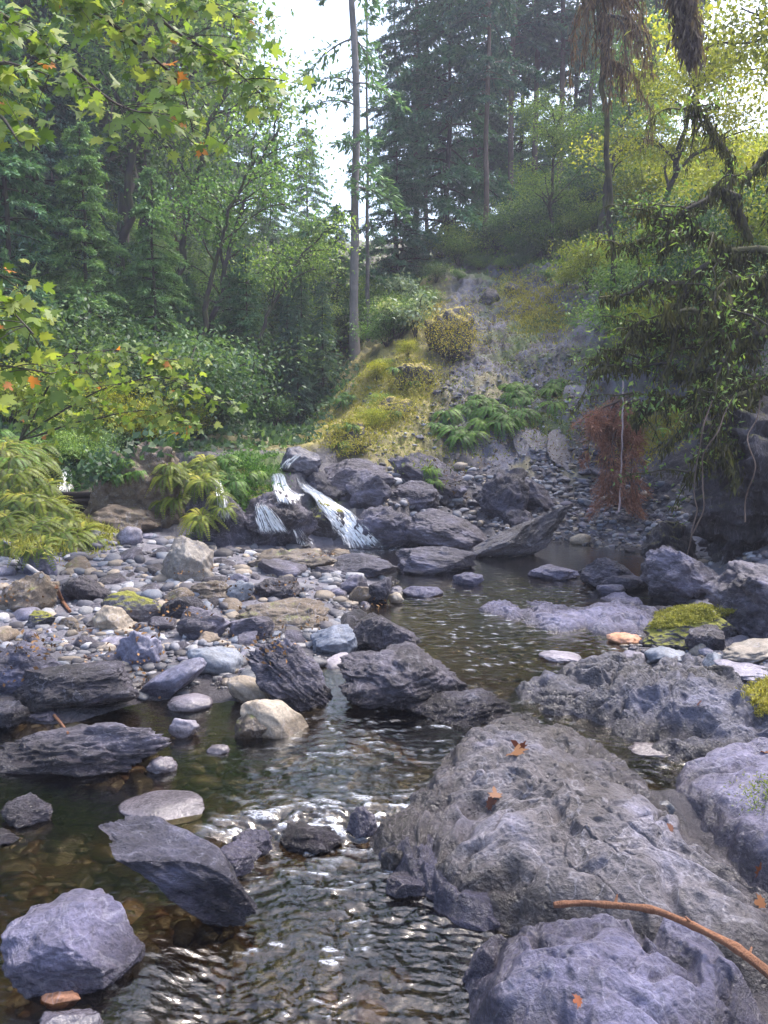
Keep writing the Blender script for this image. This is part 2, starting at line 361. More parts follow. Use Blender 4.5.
def watermat():
    m, nt, N, L = newmat('creek_water')
    geo = nd(nt, 'ShaderNodeNewGeometry')
    bp = nd(nt, 'ShaderNodeBump', Strength=.25, Distance=.01)
    mp = nd(nt, 'ShaderNodeMapping'); mp.inputs['Scale'].default_value = (1, 1.7, 1); L.new(geo.outputs['Position'], mp.inputs[0])
    L.new(noise(nt, 28, 3, .55, mp.outputs[0], .6), bp.inputs['Height'])
    fr = nd(nt, 'ShaderNodeFresnel', IOR=1.36); L.new(bp.outputs[0], fr.inputs['Normal'])
    gl = nd(nt, 'ShaderNodeBsdfGlossy', Roughness=.04); L.new(bp.outputs[0], gl.inputs['Normal'])
    tr = nd(nt, 'ShaderNodeBsdfTransparent'); tr.inputs[0].default_value = (.55, .50, .38, 1)
    mx = nd(nt, 'ShaderNodeMixShader'); L.new(mth(nt, 'MULTIPLY', fr.outputs[0], 2.4, True), mx.inputs[0]); L.new(tr.outputs[0], mx.inputs[1]); L.new(gl.outputs[0], mx.inputs[2])
    fo = nd(nt, 'ShaderNodeBsdfPrincipled', Roughness=.4); fo.inputs['Base Color'].default_value = (.72, .76, .85, 1)
    at_ = nd(nt, 'ShaderNodeAttribute', attribute_name='foam')
    ff = mth(nt, 'MULTIPLY', at_.outputs['Fac'], ramp(nt, [(.4, g3(.2)), (.6, g3(1))], noise(nt, 60, 5, .7, mp.outputs[0])), True)
    m2 = nd(nt, 'ShaderNodeMixShader'); L.new(ff, m2.inputs[0]); L.new(mx.outputs[0], m2.inputs[1]); L.new(fo.outputs[0], m2.inputs[2])
    o = nd(nt, 'ShaderNodeOutputMaterial'); L.new(m2.outputs[0], o.inputs[0])
    return m
M = {}
M['ground'] = rockmat('ground_surface', (.1,.1,.1), (.2,.2,.2), (.3,.3,.3), bump=.9, attr='gcol', veins=False, wetz=.02)
M['water'] = watermat()
M['slab'] = rockmat('bedrock', (0.046,0.041,0.042), (0.092,0.088,0.106), (0.158,0.158,0.220), bump=.75, sc=1.2, rough=.45, pits=1.2, wetz=.015)
M['slabpale'] = rockmat('pale_bedrock', (0.082,0.077,0.111), (0.120,0.116,0.182), (0.158,0.158,0.249), bump=.7, sc=1.3, rough=.38, pits=.8, wetz=.01)
M['dark'] = rockmat('dark_rock', (.020,.018,.022), (.045,.041,.055), (.11,.105,.15), bump=.9, sc=1.5, rough=.5, wetz=.03)
M['purple'] = rockmat('purple_rock', (.034,.031,.041), (.082,.077,.105), (.18,.175,.25), bump=.8, sc=1.5, rough=.55, stretch=(1,1,2.5,.3,.4,0))
M['grey'] = rockmat('grey_boulder', (0.098,0.095,0.124), (0.142,0.138,0.187), (0.186,0.183,0.250), bump=.35, sc=1.6, rough=.6)
M['pale'] = rockmat('pale_boulder', (0.172,0.162,0.192), (0.223,0.210,0.257), (0.278,0.264,0.326), bump=.3, sc=1.6, rough=.6, wetz=.0)
M['tan'] = rockmat('tan_boulder', (0.163,0.136,0.108), (0.228,0.196,0.158), (0.271,0.245,0.207), bump=.3, sc=1.5, rough=.6, wetz=.01)
M['brown'] = rockmat('brown_rock', (0.077,0.054,0.038), (0.128,0.099,0.070), (0.173,0.141,0.115), bump=.5, sc=1.5, moss=.25)
M['orange'] = rockmat('orange_stone', (.28,.12,.06), (.4,.2,.11), (.45,.28,.2), bump=.25, sc=2, wetz=-.1)
M['blue'] = rockmat('blue_grey_stone', (0.083,0.096,0.128), (0.128,0.147,0.186), (0.179,0.198,0.243), bump=.3, sc=1.6)
M['mossy'] = rockmat('mossy_rock', (.04,.038,.04), (.085,.08,.09), (.15,.145,.17), bump=.9, sc=1.3, moss=1.0, mosscol=(.17,.17,.02))
M['mossyel'] = rockmat('yellow_moss_rock', (.03,.028,.03), (.06,.055,.065), (.11,.105,.13), bump=.9, sc=1.3, moss=1.3, mosscol=(.27,.22,.035))
M['cliff'] = rockmat('cliff_rock', (.02,.018,.02), (.045,.04,.048), (.09,.085,.11), bump=1.0, sc=1.2, rough=.6, stretch=(2.5,1,.7,0,.5,0), moss=.45, mosscol=(.10,.10,.02))
M['slate'] = rockmat('slate_slab', (0.044,0.044,0.053), (0.075,0.075,0.100), (0.119,0.119,0.162), bump=.4, sc=1.0, rough=.5)
build_ground(); build_water()
# ================================================================== ROCKS
_ico = {}
def ico(s):
    if s not in _ico:
        bm = bmesh.new(); bmesh.ops.create_icosphere(bm, subdivisions=s, radius=1)
        V = np.array([v.co[:] for v in bm.verts]); Fa = np.array([[v.index for v in f.verts] for f in bm.faces]); bm.free(); _ico[s] = (V, Fa)
    return _ico[s]
def rock_shape(seed, sub=4, fac=9, lo=.55, hi=.9, ruff=.12, strata=0, lump=.22, crisp=.035):
    r = np.random.default_rng(seed); V, Fa = ico(sub); V = V.copy(); N0 = V.copy(); off = r.uniform(-50, 50, 3)
    V *= (1+lump*fbm(V*1.1+off, 2))[:, None]
    for k in range(fac):
        n = nrm(r.normal(size=3)); d = r.uniform(lo, hi); q = V@n
        V = V-np.outer(np.maximum(q-d, 0)*.93, n)
    if strata:
        ax = nrm(np.array([r.normal()*.4, r.normal()*.4, 1])); s = V@ax*7+1.2*fbm(V*1.5+off, 3)
        f = s-np.floor(s); V = V*(1+strata*(np.abs(f-.5)*2-.5)*.5+strata*.6*pn(np.stack([np.floor(s)*3.3, s*0, s*0], 1)+V*2))[:, None]
    V = V*(1+ruff*fbm(V*2.6+off, 5 if sub > 3 else 3, .55)+crisp*ridged(V*6+off, 4 if sub > 4 else 2, .6))[:, None]
    mn, mx = V.min(0), V.max(0); return (V-(mn+mx)/2)/((mx-mn)/2), Fa
ROCKV = []                                # collected geometry for ray hits
def remember(V, Fa):
    n = sum(len(a) for a, b in ROCKV); ROCKV.append((np.asarray(V), np.asarray(Fa)+n))
def rotm(ax, deg):
    c, s = math.cos(math.radians(deg)), math.sin(math.radians(deg))
    return np.array({'x': [[1,0,0],[0,c,-s],[0,s,c]], 'y': [[c,0,s],[0,1,0],[-s,0,c]], 'z': [[c,-s,0],[s,c,0],[0,0,1]]}[ax])
def fit_rock(box, mat, label, name='boulder', dr=.8, roll=0, yaw=0, sink=.22, seed=1, sub=4, Y=None, tall=1.0, group=None, parent=None, tilt=None, **kw):
    x0, y0, x1, y1 = box; cx = (x0+x1)/2
    V, Fa = rock_shape(seed, sub, **kw)
    if Y is None: b = march(cx, y1)
    else: b = at(cx, y1, Y)
    if tilt:
        b = march(cx, (y0+y1)/2); w = (x1-x0)/F*b[1]/2; hpx = (y1-y0)/F*b[1]/2
        V = V*np.array([w, hpx*1.75, hpx*.2]); V = V@rotm('x', tilt).T@rotm('y', -roll).T
        V = V+b; org = V.mean(0); o = obj(name, mesh_np(name, V-org, [Fa], M[mat]), parent, org)
        tag(o, label, 'rock', group); remember(V, Fa); return o
    w = (x1-x0)/F*b[1]
    if roll:                              # long axis inside the box, tilted
        R = rotm('y', -roll); q = abs(math.radians(roll)); hh = (y1-y0)/(x1-x0)
        a = 1.0; bb = max(.25, (hh-math.sin(q)*.8)/max(.3, math.cos(q)))
        V = (V*np.array([a, dr, bb]))@R.T
    else: V = V*np.array([1, dr, (y1-y0)/(x1-x0)*tall])
    V = V@rotm('z', yaw).T
    dy = V[:, 1].max()*w/2
    V = V*w/2; c = np.array([b[0], b[1]+dy*.75, b[2]]); V = V+c
    y1s = y1+sink*(y1-y0)
    for k in range(12):
        px, py = proj(V); ax0, ax1, ay0, ay1 = px.min(), px.max(), py.min(), py.max()
        c0 = V.mean(0); sx = (x1-x0)/(ax1-ax0); sz = (y1s-y0)/(ay1-ay0)
        sz = min(max(sz, .7), 1.4)
        V = c0+(V-c0)*np.array([sx, 1 if k > 2 else .5+.5*sx, sz])
        px, py = proj(V); s = c0[1]/F
        V += np.array([((x0+x1)-(px.min()+px.max()))/2*s, 0, -((y0+y1s)-(py.min()+py.max()))/2*s])
    org = np.array([V[:, 0].mean(), V[:, 1].mean(), V[:, 2].min()])
    o = obj(name, mesh_np(name, V-org, [Fa], M[mat]), parent, org)
    if parent is None: tag(o, label, 'rock', group)
    remember(V, Fa); return o
def slab(edge, inner, mat, label, name='bedrock_ledge', rough=1.0, seed=3, ang=520, rings=230, skirt=.45, Y=None):
    def w(p): return atz(*p)
    E = np.array([w(p) for p in edge]); I = np.array([w(p) for p in inner]); r = RBF(np.concatenate([E, I])[:, :2], np.concatenate([E, I])[:, 2])
    c = E[:, :2].mean(0); d = E[:, :2]-c; th = np.arctan2(d[:, 1], d[:, 0]); o = np.argsort(th); th = th[o]; rad = np.hypot(*d[o].T)
    A = np.linspace(-np.pi, np.pi, ang, endpoint=False)
    R = np.interp(A, np.concatenate([th-2*np.pi, th, th+2*np.pi]), np.tile(rad, 3))
    R = R*(1+.05*fbm(np.stack([np.cos(A)*4, np.sin(A)*4, A*0+seed], 1), 5, .6))
    k = np.hanning(9); k /= k.sum(); R = np.convolve(np.concatenate([R[-4:], R, R[:4]]), k, 'valid')
    t = np.linspace(.004, 1, rings); T, AA = np.meshgrid(t, np.arange(ang), indexing='ij'); AA = AA.ravel(); T = T.ravel()
    X = c[0]+T*R[AA]*np.cos(A[AA]); Y = c[1]+T*R[AA]*np.sin(A[AA]); Z = r(np.stack([X, Y], 1))
    dist = (1-T)*R[AA]
    P = np.stack([X, Y, Z+seed*3.7], 1)
    warp = np.stack([fbm(P*2.3, 3), fbm(P*2.3+31, 3), X*0], 1)
    big = fbm(P*np.array([2.6, 3.4, 1])+warp*.5, 4)*.05
    m_ = sm(0, .15, dist)
    rid = ridged(P*np.array([3.6, 6.5, 2])+warp, 4, .5)*.013-np.maximum(0, pn(P*4.6+warp)-.05)*.05*m_
    scal = -np.maximum(0, pn(P*9+warp*1.5)-.05)*.06-np.maximum(0, pn(P*21+5+warp*2)-.12)*.032
    Pr = np.stack([P[:, 0]*.8+P[:, 1]*.6, -P[:, 0]*.6+P[:, 1]*.8, P[:, 2]], 1)
    crack = -sm(.93, 1.0, 1-np.abs(pn(Pr*np.array([1.1, 5.5, 1])+warp*.35)))*.02*sm(-.1,.3,pn(P*1.7+9))-sm(.94, 1.0, 1-np.abs(pn(Pr*np.array([4.5, 1.3, 1])+warp*.35+7)))*.016*sm(0,.4,pn(P*1.9+19))
    fine = fbm(P*60, 3)*.0016
    m = sm(0, .12, dist)
    Z = Z+rough*((big+rid+scal+crack)*(.35+.65*m)+fine)
    roll = sm(.10, 0, dist); Z = Z-roll**2*.06
    top = np.stack([X, Y, Z], 1)
    e = top[-ang:]; sk = []
    for f, dz in ((1.004, .05), (1.0, .15), (.93, skirt)):
        q = e.copy(); q[:, :2] = c+(q[:, :2]-c)*f; q[:, 2] -= dz; q[:, :2] += .02*fbm(q*6, 3)[:, None]; sk.append(q)
    V = np.concatenate([top]+sk+[[[c[0], c[1], top[0, 2]]], [[c[0], c[1], e[:, 2].mean()-skirt]]])
    nr = rings+3; i = np.arange(nr-1)[:, None]*ang; j = np.arange(ang)[None]; j2 = (j+1) % ang
    Q = np.stack([i+j, i+ang+j, i+ang+j2, i+j2], -1).reshape(-1, 4)
    a = np.arange(ang); cap = np.stack([np.full(ang, nr*ang), a, (a+1) % ang], 1); cb = (nr-1)*ang
    capb = np.stack([np.full(ang, nr*ang+1), cb+(a+1) % ang, cb+a], 1)
    org = np.array([c[0], c[1], e[:, 2].min()-.1])
    o_ = obj(name, mesh_np(name, V-org, [Q, cap, capb], M[mat])); o_.location = org.tolist()
    tag(o_, label, 'rock'); ROCKV_add = np.concatenate([np.stack([Q[:, 0], Q[:, 1], Q[:, 2]], 1), np.stack([Q[:, 0], Q[:, 2], Q[:, 3]], 1)])
    remember(V, ROCKV_add); return o_
slab([(372,830,.0),(384,862,-.05),(432,896,-.06),(500,926,-.05),(560,930,.02),(640,936,.05),(700,955,.05),(768,990,.0),(860,1020,-.05),(880,940,.05),(768,893,.04),(722,850,.04),(678,822,.02),(655,788,.03),
      (612,745,.06),(560,722,.07),(515,714,.06),(455,735,.04),(428,765,.0),(396,800,.0)],
     [(500,745,.13),(560,760,.15),(610,790,.13),(480,800,.10),(550,850,.16),(640,860,.17),(700,895,.15),(450,860,.08),(600,905,.12),(530,890,.10),(440,820,.09),(480,880,.04)],
     'slab', 'broad pitted grey bedrock dome filling the right foreground, with orange maple leaves on it', seed=3, ang=640, rings=300)
slab([(456,962,-.06),(474,940,-.05),(505,925,.03),(560,914,.06),(620,908,.07),(690,916,.07),(735,955,.04),(765,1000,.0),(790,1060,-.05),(720,1130,-.05),(560,1130,-.05),(476,1060,-.06),(460,1000,-.06)],
     [(600,945,.12),(650,985,.13),(540,965,.11),(590,1030,.13),(505,980,.06),(680,1000,.12),(720,980,.08),(510,1030,.06)], 'slabpale', 'pale violet grey bedrock lump at the bottom right below the curved stick', seed=9, ang=520, rings=240, rough=.95)
slab([(666,774,.02),(690,756,.06),(768,737,.1),(900,735,.2),(1000,880,.3),(900,960,.1),(800,900,.03),(764,884,.0),(722,848,-.01),(690,818,-.02)],
     [(705,785,.09),(768,790,.13),(768,840,.10),(730,820,.08),(850,830,.24),(900,900,.25)], 'slabpale', 'smooth pale violet bedrock mound on the right edge beside the narrow gap', seed=14, ang=460, rings=200, rough=.8)
slab([(508,694,.03),(560,668,.06),(640,655,.08),(700,660,.09),(768,672,.12),(880,690,.25),(900,750,.2),(768,744,.08),(700,756,.03),(668,766,.0),(635,752,-.02),(570,726,-.02),(518,714,-.02)],
     [(560,690,.09),(610,690,.13),(680,685,.19),(740,705,.22),(650,715,.10)], 'slab', 'low rippled bedrock shelf behind the big dome, with a tan stone on it', seed=21, ang=460, rings=200, rough=1.5)
slab([(474,610,.05),(515,598,.06),(560,606,.05),(600,614,.05),(600,626,.05),(560,634,.05),(520,626,.04),(490,620,.04)], [(530,610,.12),(560,618,.12)],
     'slabpale', 'low pale bedrock hump in mid stream, left of a taller one', seed=25, ang=260, rings=90)
slab([(572,612,.05),(585,602,.06),(620,592,.08),(645,602,.07),(660,622,.06),(650,636,.05),(610,640,.05),(580,630,.05)], [(610,605,.17),(630,620,.14)],
     'slabpale', 'pale bedrock hump in mid stream left of the moss topped black boulder', seed=29, ang=260, rings=90)
slab([(366,836,-.05),(386,864,-.06),(430,898,-.06),(498,928,-.05),(524,908,-.03),(480,876,.0),(440,846,.0),(404,816,.0)], [(400,845,.03),(440,875,.03),(480,905,.02)],
     'slabpale', 'low pale bedrock apron along the waterline foot of the big dome', seed=33, ang=360, rings=120, rough=.8)
A_ = dict
R_ = [
 # foreground left
 ((0,888,146,988),'slabpale',"rounded pale grey boulder with folded face at the lower left, half in the water",A_(seed=215,sub=6,fac=5,lo=.62,hi=.85,ruff=.075,crisp=.008,lump=.2,dr=.8,roll=-6)),
 ((98,815,258,915),'purple',"angular violet grey boulder tilted down to the right in the brown pool",A_(seed=12,sub=6,fac=14,lo=.45,hi=.8,ruff=.12,roll=-26,dr=.6)),
 ((0,792,53,826),'purple',"small violet rock at the left edge above the pale flat stone's level",A_(seed=13,sub=5,fac=10)),
 ((-30,828,20,846),'purple',"tiny wet rock cut by the left edge of the pool",A_(seed=14,sub=4)),
 ((117,790,205,819),'pale',"flat oval white stone lying in the brown pool",A_(seed=15,sub=5,fac=3,ruff=.04,crisp=.008,lump=.1,sink=.3)),
 ((40,981,81,1002),'orange',"small orange stone in front of the rounded pale boulder",A_(seed=16,sub=4,fac=4,ruff=.06,sink=.4)),
 ((38,1008,106,1050),'pale',"whitish stone cut by the bottom edge at the left",A_(seed=17,sub=5,fac=9)),
 ((274,822,342,852),'dark',"dark wet stone in the small step of white water",A_(seed=18,sub=5,fac=6)),
 ((232,828,273,856),'slabpale',"pale wet stone at the left end of the small water step",A_(seed=19,sub=5,fac=6)),
 ((345,806,380,838),'slabpale',"pale wet knob where the water step meets the bedrock dome",A_(seed=20,sub=5,fac=6)),
 ((195,838,262,875),'slabpale',"ridged pale rock leaning on the right end of the tilted boulder",A_(seed=120,sub=5,fac=8,strata=.12)),
 ((146,756,178,774),'pale',"small white stone tip above the brown pool",A_(seed=121,sub=4,fac=8)),
 ((206,744,230,754),'pale',"tiny white stone tip just right of the long slab",A_(seed=122,sub=3,fac=8)),
 ((168,718,200,738),'pale',"angular white stone at the right end of the long slab",A_(seed=123,sub=4,fac=9)),
 ((-20,722,172,774),'purple',"long flat violet slab at the waterline on the left",A_(seed=22,sub=6,fac=12,lo=.4,hi=.8,dr=.45,strata=.12,roll=4)),
 ((-15,700,30,728),'purple',"pale violet angular rock at the left edge behind the long slab",A_(seed=23,sub=5,fac=10)),
 ((28,707,62,722),'slabpale',"small pale wedge between the dark bar rock and the long slab",A_(seed=24,sub=4,fac=10)),
 ((0,660,140,712),'dark',"long dark violet rock lying under the gravel bar's front edge on the left",A_(seed=25,sub=6,fac=11,dr=.5,roll=8,ruff=.08)),
 ((-25,640,64,692),'purple',"cracked purple rock at the left edge of the gravel bar",A_(seed=26,sub=6,fac=12,lo=.5,hi=.8,dr=.8)),
 ((134,657,207,699),'grey',"smooth oblong grey boulder tilted up to the right at the water's edge",A_(seed=27,sub=5,fac=3,ruff=.04,crisp=.006,lump=.12,roll=22,dr=.6)),
 ((187,646,244,676),'blue',"smooth blue grey stone behind the oblong grey boulder",A_(seed=28,sub=5,fac=3,ruff=.04,crisp=.01,roll=-8)),
 ((167,693,213,711),'pale',"flat white oval stone at the edge of the brown pool",A_(seed=29,sub=5,fac=2,ruff=.03,crisp=.006,lump=.08)),
 ((227,675,277,707),'tan',"smooth beige stone tilted to the right above the tan one",A_(seed=30,sub=5,fac=3,ruff=.03,crisp=.006,roll=-22,dr=.7)),
 ((240,699,310,737),'tan',"smooth beige boulder dipping into the brown pool",A_(seed=31,sub=5,fac=4,ruff=.03,crisp=.006,roll=-12,dr=.7)),
 ((234,712,271,740),'brown',"round dark brown stone against the beige boulder",A_(seed=32,sub=5,fac=3,ruff=.04,crisp=.006)),
 ((244,637,341,712),'purple',"striped angular grey brown boulder standing tilted at the water's edge",A_(seed=33,sub=6,fac=12,lo=.5,hi=.8,strata=.16,roll=-30,dr=.6)),
 ((337,641,471,706),'dark',"big black rounded boulder in the middle of the creek",A_(seed=34,sub=6,fac=8,strata=.09,dr=.75,roll=-5)),
 ((405,688,514,724),'dark',"low black wet boulder in front of the big black one",A_(seed=35,sub=6,fac=8,dr=.7)),
 ((349,612,421,652),'dark',"black boulder just behind the big black one",A_(seed=36,sub=6,fac=8,dr=.8)),
 ((310,624,360,655),'blue',"blue grey angular boulder left of the black boulder pair",A_(seed=37,sub=5,fac=9)),
 ((92,605,134,633),'tan',"pale round topped stone in the middle of the left gravel bar",A_(seed=38,sub=5,fac=6,ruff=.06,crisp=.01)),
 ((114,630,163,668),'grey',"pale grey blocky stone above the oblong grey boulder",A_(seed=39,sub=5,fac=9)),
 ((24,610,56,628),'mossy',"small round stone with mossy brown top on the left bar",A_(seed=40,sub=5,fac=4)),
 ((-4,571,60,614),'brown',"brown topped dark boulder on the left bar near the driftwood",A_(seed=41,sub=5,fac=9,dr=.7,roll=10)),
 ((60,574,112,603),'dark',"dark flat rock beside the brown topped boulder",A_(seed=42,sub=5,fac=9,roll=-8,dr=.7)),
 ((160,535,214,581),'tan',"tall pale pointed boulder with mossy left shoulder below the ferns",A_(seed=43,sub=5,fac=12,lo=.5,hi=.8,roll=-12,dr=.8)),
 ((20,540,58,577),'grey',"round dull grey boulder against the fern bank",A_(seed=44,sub=5,fac=4)),
 ((72,504,162,532),'brown',"long flat brown boulder below the timber weir",A_(seed=45,sub=5,fac=6,dr=.5,sink=.3)),
 ((116,526,143,546),'grey',"egg shaped grey stone on top of smaller rocks under the flat brown boulder",A_(seed=46,sub=4,fac=2,ruff=.03)),
 ((100,590,166,622),'mossy',"low dark rock with mossy crest in the middle of the left bar",A_(seed=47,sub=5,fac=8,dr=.6)),
 ((160,596,208,622),'dark',"dark slab right of the moss crested rock",A_(seed=48,sub=5,fac=10,dr=.7)),
 ((176,606,232,640),'purple',"angular purple rock in the middle of the left bar",A_(seed=49,sub=5,fac=11)),
 ((228,616,275,640),'purple',"knobbly purple rock behind the striped boulder",A_(seed=50,sub=5,fac=11)),
 ((226,580,254,602),'blue',"dark blue blocky stone between the flat black rocks",A_(seed=51,sub=4,fac=11)),
 ((252,576,302,600),'dark',"black flat topped rock in the upper bar",A_(seed=52,sub=5,fac=9,roll=4)),
 ((186,580,232,600),'brown',"flat brown slab behind the pointed pale boulder",A_(seed=53,sub=5,fac=8,dr=.7)),
 ((234,597,330,630),'brown',"wide layered brown rock across the upper bar",A_(seed=54,sub=5,fac=9,dr=.6,strata=.1)),
 ((362,576,392,604),'dark',"black angular stone by the upper pool's left end",A_(seed=55,sub=5,fac=11,lo=.45,hi=.75)),
 ((340,574,370,596),'purple',"pale violet block beside the black angular stone",A_(seed=56,sub=4,fac=11)),
 ((348,586,374,604),'brown',"brown stone leaning under the black angular stone",A_(seed=57,sub=4,fac=11)),
 ((388,592,404,604),'tan',"tan pebble at the upper pool's left end",A_(seed=58,sub=4,fac=3,ruff=.04)),
 ((244,548,340,572),'brown',"long low brown ledge below the main waterfall",A_(seed=59,sub=5,fac=9,dr=.6,strata=.1)),
 ((330,552,400,578),'purple',"violet ledge below the waterfall's right side",A_(seed=60,sub=5,fac=10,dr=.7)),
 ((395,546,478,574),'purple',"flat dark ledge reaching into the upper pool",A_(seed=61,sub=6,fac=12,lo=.4,hi=.7,dr=.6,roll=-4)),
 ((452,572,484,586),'slabpale',"flat white stone in the upper pool",A_(seed=62,sub=4,fac=4)),
 ((402,586,444,597),'slabpale',"thin pale stone awash at the left of the upper pool",A_(seed=63,sub=4,fac=4)),
 ((400,508,502,552),'purple',"large smooth grey boulder left of the wedge boulder",A_(seed=64,sub=6,fac=7,lo=.6,ruff=.08,roll=-10,dr=.8)),
 ((463,505,572,558),'slab',"long wedge shaped boulder rising to the right behind the upper pool",A_(seed=65,sub=6,fac=12,lo=.45,hi=.8,roll=20,dr=.6,ruff=.07)),
 ((475,472,530,522),'dark',"black boulder standing behind the grey and wedge boulders",A_(seed=66,sub=6,fac=9,ruff=.14)),
 ((518,478,556,510),'purple',"violet angular boulder right of the black one at the slope's foot",A_(seed=67,sub=5,fac=12,roll=-25)),
 ((502,506,536,528),'dark',"small dark rock wedged between the black boulder and the wedge boulder",A_(seed=68,sub=5,fac=10)),
 ((578,557,634,588),'dark',"jet black angular rock at the upper pool's right end",A_(seed=69,sub=6,fac=12,lo=.45,hi=.8,dr=.7)),
 ((600,574,652,592),'dark',"low dark rock right of the jet black one",A_(seed=70,sub=5,fac=10,dr=.7)),
 ((596,584,626,596),'purple',"small low rock in front of the jet black one",A_(seed=71,sub=4,fac=8)),
 ((527,564,582,580),'slabpale',"flat violet stone in the upper pool, left of the black rock",A_(seed=72,sub=5,fac=8,dr=.7)),
 ((642,605,740,650),'mossy',"black boulder topped with yellow green moss on the right",A_(seed=73,sub=6,fac=9,dr=.6,ruff=.1)),
 ((684,624,726,652),'dark',"violet grey lump against the front of the moss topped boulder",A_(seed=74,sub=5,fac=10)),
 ((606,632,646,645),'orange',"rusty brown stone left of the moss topped boulder",A_(seed=75,sub=4,fac=4)),
 ((538,650,583,662),'pale',"flat pale stone alone in the shallow run",A_(seed=76,sub=5,fac=3,ruff=.03,roll=-4)),
 ((722,638,800,662),'tan',"pale tan boulder cut by the right edge above the bedrock",A_(seed=77,sub=5,fac=5,roll=8)),
 ((712,658,800,680),'grey',"smooth light boulder below the pale tan one at the right edge",A_(seed=78,sub=5,fac=5)),
 ((652,700,704,726),'tan',"tan stone sitting in a hollow of the rippled bedrock shelf",A_(seed=79,sub=5,fac=7)),
 ((628,742,676,756),'pale',"pale flat stone in the water behind the bedrock dome",A_(seed=80,sub=4,fac=6)),
 ((655,800,678,818),'blue',"round pale pebble in the narrow gap between the bedrock mounds",A_(seed=81,sub=4,fac=4,ruff=.03)),
 ((616,650,650,664),'grey',"light grey cobble at the left end of the right pebble row",A_(seed=82,sub=4,fac=3,ruff=.04)),
 ((644,646,686,664),'blue',"blue grey cobble in the right pebble row",A_(seed=83,sub=4,fac=4,ruff=.04)),
 ((688,642,708,656),'tan',"pinkish stone in the right pebble row",A_(seed=84,sub=4,fac=4,ruff=.04)),
 ((702,652,734,670),'blue',"smooth blue cobble near the tan boulders at the right edge",A_(seed=85,sub=4,fac=3,ruff=.04)),
 # falls outcrops
 ((82,440,188,526),'brown',"big rounded brown outcrop with creeping plants between the two waterfalls",A_(seed=90,sub=6,fac=9,name='rock_outcrop',ruff=.2,dr=.6)),
 ((350,505,420,550),'purple',"smooth violet rock right of the main waterfall",A_(seed=91,sub=6,fac=7,name='rock_outcrop',dr=.7)),
 ((300,500,345,545),'mossy',"dark mossy rock split by the main waterfall's left side",A_(seed=92,sub=5,fac=9,name='rock_outcrop')),
 ((240,490,320,550),'dark',"black wet rock face under the middle trickle",A_(seed=93,sub=6,fac=11,name='rock_outcrop',ruff=.18)),
 ((185,480,262,548),'dark',"dark wet rock behind the fern clump and left trickle",A_(seed=94,sub=6,fac=11,name='rock_outcrop')),
 ((384,480,440,512),'purple',"violet rock stacked above the smooth grey boulder",A_(seed=95,sub=6,fac=8,name='rock_outcrop')),
 ((316,458,395,500),'purple',"grey outcrop above the main waterfall",A_(seed=96,sub=6,fac=10,name='rock_outcrop',dr=.7)),
 ((388,452,470,496),'purple',"pale grey outcrop at the foot of the moss slope",A_(seed=97,sub=6,fac=11,name='rock_outcrop',dr=.6,roll=-14)),
 ((280,446,322,474),'slate',"smooth grey chute rock at the top of the falls",A_(seed=98,sub=5,fac=6,name='rock_outcrop')),
 ((160,460,250,500),'mossy',"mossy shelf between the round outcrop and the falls",A_(seed=99,sub=5,fac=8,name='rock_outcrop')),
 ((385,868,432,896),'slabpale',"small pale bedrock knob at the waterline of the big dome, above the front lump",A_(seed=130,sub=5,fac=5,ruff=.12,name='bedrock_ledge',sink=.5)),
 ((425,884,470,908),'slabpale',"second pale knob along the dome foot, nearer the stick",A_(seed=131,sub=5,fac=5,ruff=.12,name='bedrock_ledge',sink=.5)),
 ((380,846,410,872),'slab',"dark knob under the dome left tip",A_(seed=132,sub=5,fac=5,ruff=.12,name='bedrock_ledge',sink=.5)),
 ((470,905,512,928),'slabpale',"pale knob in the cleft between dome and front lump",A_(seed=133,sub=5,fac=5,ruff=.12,name='bedrock_ledge',sink=.5)),
 ((462,945,500,990),'slabpale',"rounded knob on the left shoulder of the front bedrock lump",A_(seed=134,sub=5,fac=5,ruff=.12,name='bedrock_ledge',sink=.5)),
 ((500,712,540,728),'slab',"little knob at the back left of the dome",A_(seed=135,sub=5,fac=5,ruff=.12,name='bedrock_ledge',sink=.5)),
 ((686,848,720,862),'slab',"small ledge at the foot of the right mound",A_(seed=136,sub=5,fac=5,ruff=.12,name='bedrock_ledge',sink=.5)),
 ((470,982,500,1010),'slabpale',"lower knob left of the front bedrock lump",A_(seed=137,sub=5,fac=5,ruff=.12,name='bedrock_ledge',sink=.5)),
 ((715,300,1000,470),'cliff',"upper mossy shoulder of the right cliff behind the hanging branches",A_(seed=150,sub=6,fac=9,name='cliff',ruff=.22,strata=.05,dr=.6,Y=7.9)),
 ((640,520,700,566),'cliff',"dark rock toe at the left foot of the right cliff",A_(seed=151,sub=5,fac=9,name='rock_outcrop',ruff=.16)),
 ((444,330,478,362),'dark',"blue black rock face under the yellow moss knob",A_(seed=152,sub=5,fac=11,name='rock_outcrop')),
 ((330,420,372,452),'mossyel',"moss capped ledge low on the yellow slope, left end",A_(seed=153,sub=5,fac=9,name='rock_outcrop',ruff=.16)),
 ((376,396,412,420),'mossyel',"moss capped ledge halfway up the yellow slope",A_(seed=154,sub=5,fac=9,name='rock_outcrop',ruff=.16)),
 ((392,362,436,392),'mossyel',"moss capped ledge near the top of the yellow slope",A_(seed=155,sub=5,fac=9,name='rock_outcrop',ruff=.16)),
 ((562,384,608,414),'slate',"slate face right of the fern band",A_(seed=158,sub=5,fac=14,lo=.35,hi=.7,ruff=.08,tilt=36,roll=10)),
 ((196,478,300,500),'mossy',"long mossy lip of the waterfall ledge",A_(seed=159,sub=6,fac=9,name='rock_outcrop',dr=.6,ruff=.16)),
